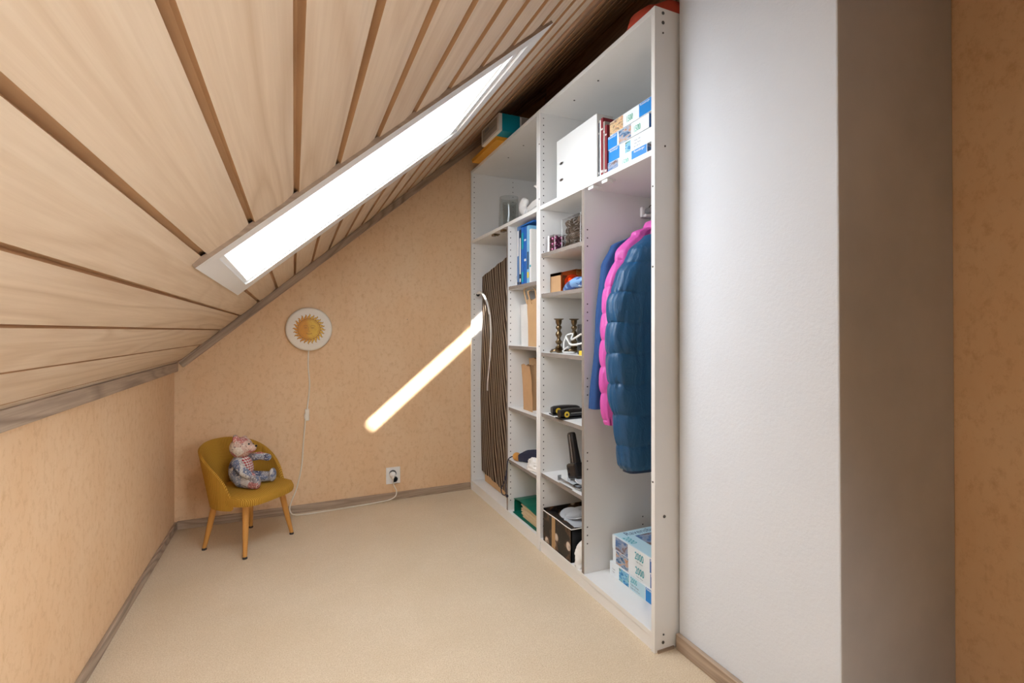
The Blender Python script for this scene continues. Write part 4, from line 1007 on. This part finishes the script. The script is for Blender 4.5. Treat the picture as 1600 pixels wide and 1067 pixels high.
# ------------------------------------------------------------------ child's chair
RZ = math.radians(46)
ch = thing('childs_chair', 'small mustard corduroy tub chair with splayed wooden legs in the corner', 'chair', (-.194, 2.62, 0), RZ)
def cord_mat(name, axis):
    t = NT(name, .85, spec=.15); s = t.sep()
    nx = t.sep(t.n('ShaderNodeTexCoord').outputs['Normal'])
    sd = t.math('GREATER_THAN', t.math('ABSOLUTE', nx[0]), .72)
    src = t.math('ADD', t.math('MULTIPLY', s[0], t.math('SUBTRACT', 1, sd)), t.math('MULTIPLY', s[1], sd)) if axis == 'x' else t.math('MULTIPLY', t.math('ARCTAN2', s[1], s[0]), .2)
    rib = t.math('SINE', t.math('MULTIPLY', src, 2*PI/.0068))
    rr = t.ramp(t.math('MULTIPLY_ADD', rib, .5, .5), [(.0, 0), (.6, 1)])
    t.base(t.mix(rr, C(150, 106, 28), C(198, 152, 62))); t.bump(rib, .5, .0015)
    return t.done()
M['cord_seat'] = cord_mat('mustard_corduroy_seat', 'x'); M['cord_back'] = cord_mat('mustard_corduroy_back', 'a')
def seat_outline(sc_=1.0, n=40):
    pts = []
    # front edge (local -y) nearly straight with round corners, rear round
    for j in range(n):
        a = 2*PI*j/n; c, s_ = math.cos(a), math.sin(a)
        p = 2.2 if s_ > 0 else 3.6
        k = (abs(c)**p+abs(s_)**p)**(-1/p)
        pts.append((.161*k*c*sc_, (.150 if s_ > 0 else .172)*k*s_*sc_+(.0)))
    return pts
rg = []
for k_, z_ in ((.90, .222), (.985, .226), (1.0, .236), (1.0, .252), (.98, .262), (.90, .268), (.6, .271), (.2, .272)):
    rg.append([(x, y, z_-.006*(y < -.12)*(z_ > .25)) for x, y in seat_outline(k_)])
obj('seat', MB().rings(rg), 'cord_seat', ch, True, True)
# tub back: angle 90deg = straight behind
def back(th_):
    A0, A1, K, Z = math.radians(-22), math.radians(202), 48, 14
    outer, inner = [], []
    mb = MB(); cols = []
    for i in range(K+1):
        a = A0+(A1-A0)*i/K
        q = abs((i/K)-.5)*2
        h = .212*max(0, 1-q**2.2)**.55+.004
        col_o, col_i = [], []
        for j in range(Z+1):
            f = j/Z; z_ = .205+(h+.045)*f
            lean = 1+.07*f*(h/.21); sh = .062*f*(h/.21)
            r = .166*lean
            ox, oy = r*math.cos(a)*1.0, r*math.sin(a)*.94+sh-.006
            ix, iy = (r-.024*(1-.35*f))*math.cos(a), (r-.024*(1-.35*f))*math.sin(a)*.94+sh-.006
            col_o.append((ox, oy, z_)); col_i.append((ix, iy, z_))
        cols.append(col_o+[((col_o[-1][0]+col_i[-1][0])/2, (col_o[-1][1]+col_i[-1][1])/2, col_o[-1][2]+.007)]+col_i[::-1])
    mb.rings(cols)
    return mb
obj('backrest', back(.02), 'cord_back', ch, True, True)
for (fx, fy) in ((-.138, -.131), (.138, -.123), (-.134, .120), (.130, .132)):
    tx, ty = fx*.74, fy*.74
    lg = obj('leg', MB().tube([(fx, fy, .008), (fx+(tx-fx)*.5, fy+(ty-fy)*.5, .115), (tx, ty, .228)], [.0085, .0125, .0150], 16), 'oak', ch, True, True)
    obj('glide', MB().lathe([(.010, 0), (.0105, .003), (.009, .009)], 16, 0, T(fx, fy, .0)), 'dark_metal', lg, True, True)

# teddy bear sitting on the chair
tb = thing('teddy_bear', 'patchwork teddy bear sitting on the small mustard chair', 'teddy bear', (-.232, 2.622, .271), math.radians(68))
tb.scale = (1.07, 1.07, 1.07)
mb = MB()
def capsule(a, b, r0, r1, n=14):
    a, b = Vector(a), Vector(b); mb.tube([a+(b-a)*k/6 for k in range(7)], [r0+(r1-r0)*k/6 for k in range(7)], n); mb.ball(a, r0, n, 8); mb.ball(b, r1, n, 8)
mb.ball((0, 0, .070), (.050, .044, .066), 20, 14); mb.ball((0, -.010, .050), (.052, .046, .048), 20, 14)
HM = T(0, -.006, .168) @ Matrix.Rotation(math.radians(14), 4, 'Y') @ Matrix.Rotation(math.radians(-8), 4, 'X')
mb.ball((0, 0, 0), (.052, .046, .045), 20, 14, 0, HM); mb.ball((0, -.038, -.010), (.025, .026, .019), 16, 10, 0, HM)
for s_ in (-1, 1):
    mb.ball((s_*.040, .004, .036), (.019, .011, .019), 14, 10, 0, HM)
capsule((-.046, -.008, .108), (-.066, -.048, .078), .019, .020); capsule((-.066, -.048, .078), (-.054, -.078, .052), .019, .017)     # near arm, hanging on the lap
capsule((.046, -.012, .112), (.050, -.062, .118), .019, .018); capsule((.050, -.062, .118), (.046, -.100, .112), .017, .016)        # far arm reaching forward
capsule((-.030, -.020, .030), (-.052, -.085, .024), .028, .024); capsule((.030, -.020, .030), (.042, -.105, .027), .027, .022)       # legs
mb.ball((-.054, -.100, .030), (.023, .014, .029), 16, 10); mb.ball((.044, -.122, .034), (.026, .014, .031), 16, 10)
t = NT('patchwork_fabric', .9, spec=.1)
pcell = t.sep(t.voronoi(26, None, 'F1', 'Color')); s = t.sep()
blue = t.ramp(pcell[0], [(0, C(112, 122, 146)), (.25, C(160, 166, 178)), (.45, C(196, 192, 188)), (.6, C(84, 90, 112)), (.78, C(150, 146, 150)), (.9, C(178, 120, 120))], 'CONSTANT')
red = t.ramp(pcell[0], [(0, C(206, 176, 160)), (.25, C(190, 120, 112)), (.45, C(214, 200, 184)), (.6, C(160, 96, 92)), (.78, C(196, 150, 132)), (.9, C(150, 140, 130))], 'CONSTANT')
headm = t.math('GREATER_THAN', s[2], .130)
col = t.mix(headm, blue, red)
fl = t.ramp(t.noise(160, None, 2), [(.56, 0), (.62, 1)]); col = t.mix(t.math('MULTIPLY', fl, .75), col, C(228, 220, 210))
fl2 = t.ramp(t.noise(120, t.mapped((1, 1.1, .9)), 2), [(.60, 0), (.66, 1)]); col = t.mix(t.math('MULTIPLY', fl2, .7), col, C(90, 70, 84))
t.base(col); t.bump(t.noise(200), .5, .002); M['patch'] = t.done()
o = obj('body', mb, 'patch', tb, True, True)
rm = o.modifiers.new('remesh', 'REMESH'); rm.mode = 'VOXEL'; rm.voxel_size = .0032; rm.use_smooth_shade = True
sm = o.modifiers.new('smooth', 'SMOOTH'); sm.iterations = 3; sm.factor = .6
mb2 = MB()
for s_ in (-1, 1): mb2.ball((s_*.019, -.0415, .008), .0045, 12, 8, 0, HM)
obj('eyes', mb2, 'black_plastic', tb, True, True)
obj('nose', MB().ball((0, -.0635, -.003), (.007, .005, .005), 12, 8, 0, HM), 'black_plastic', tb, True, True)
obj('mouth', MB().tube([(x*.001, -.0625+abs(x)*.0006, -.0155+.0006*abs(x)) for x in range(-8, 9)], .0009, 6, 0, HM), 'black_plastic', tb, True, True)
t = NT('red_gingham', .85); s = t.sep()
ga = t.math('GREATER_THAN', t.math('SINE', t.math('MULTIPLY', s[0], 2*PI/.0105)), 0); gb_ = t.math('GREATER_THAN', t.math('SINE', t.math('MULTIPLY', s[2], 2*PI/.0105)), 0)
gg = t.math('MULTIPLY', t.math('ADD', ga, gb_), .5); t.base(t.mix(gg, C(228, 222, 216), C(176, 34, 44))); M['gingham'] = t.done()
rg = []
for i in range(9):
    zz = .058+.072*i/8; kk = math.sqrt(max(.02, 1-((zz-.070)/.068)**2))
    rg.append([(.0525*kk*math.cos(a)*.98, -.0505*kk*math.sin(a)*.98-.003, zz) for a in [math.radians(38+104*j/14) for j in range(15)]])
mb3 = MB()
for i in range(8):
    for j in range(14): mb3.add([rg[i][j], rg[i][j+1], rg[i+1][j+1], rg[i+1][j]], [(0, 1, 2, 3)])
o = obj('chest_panel', mb3, 'gingham', tb, True, True); sm = o.modifiers.new('solid', 'SOLIDIFY'); sm.thickness = .004; sm.offset = 0

# small nail in the wall
tag(obj('wall_nail', MB().tube([(.622, YB, 1.068), (.622, YB-.010, 1.070)], .0016, 8), 'dark_metal'), 'tiny dark nail in the ochre wall right of the sun lamp', 'nail')
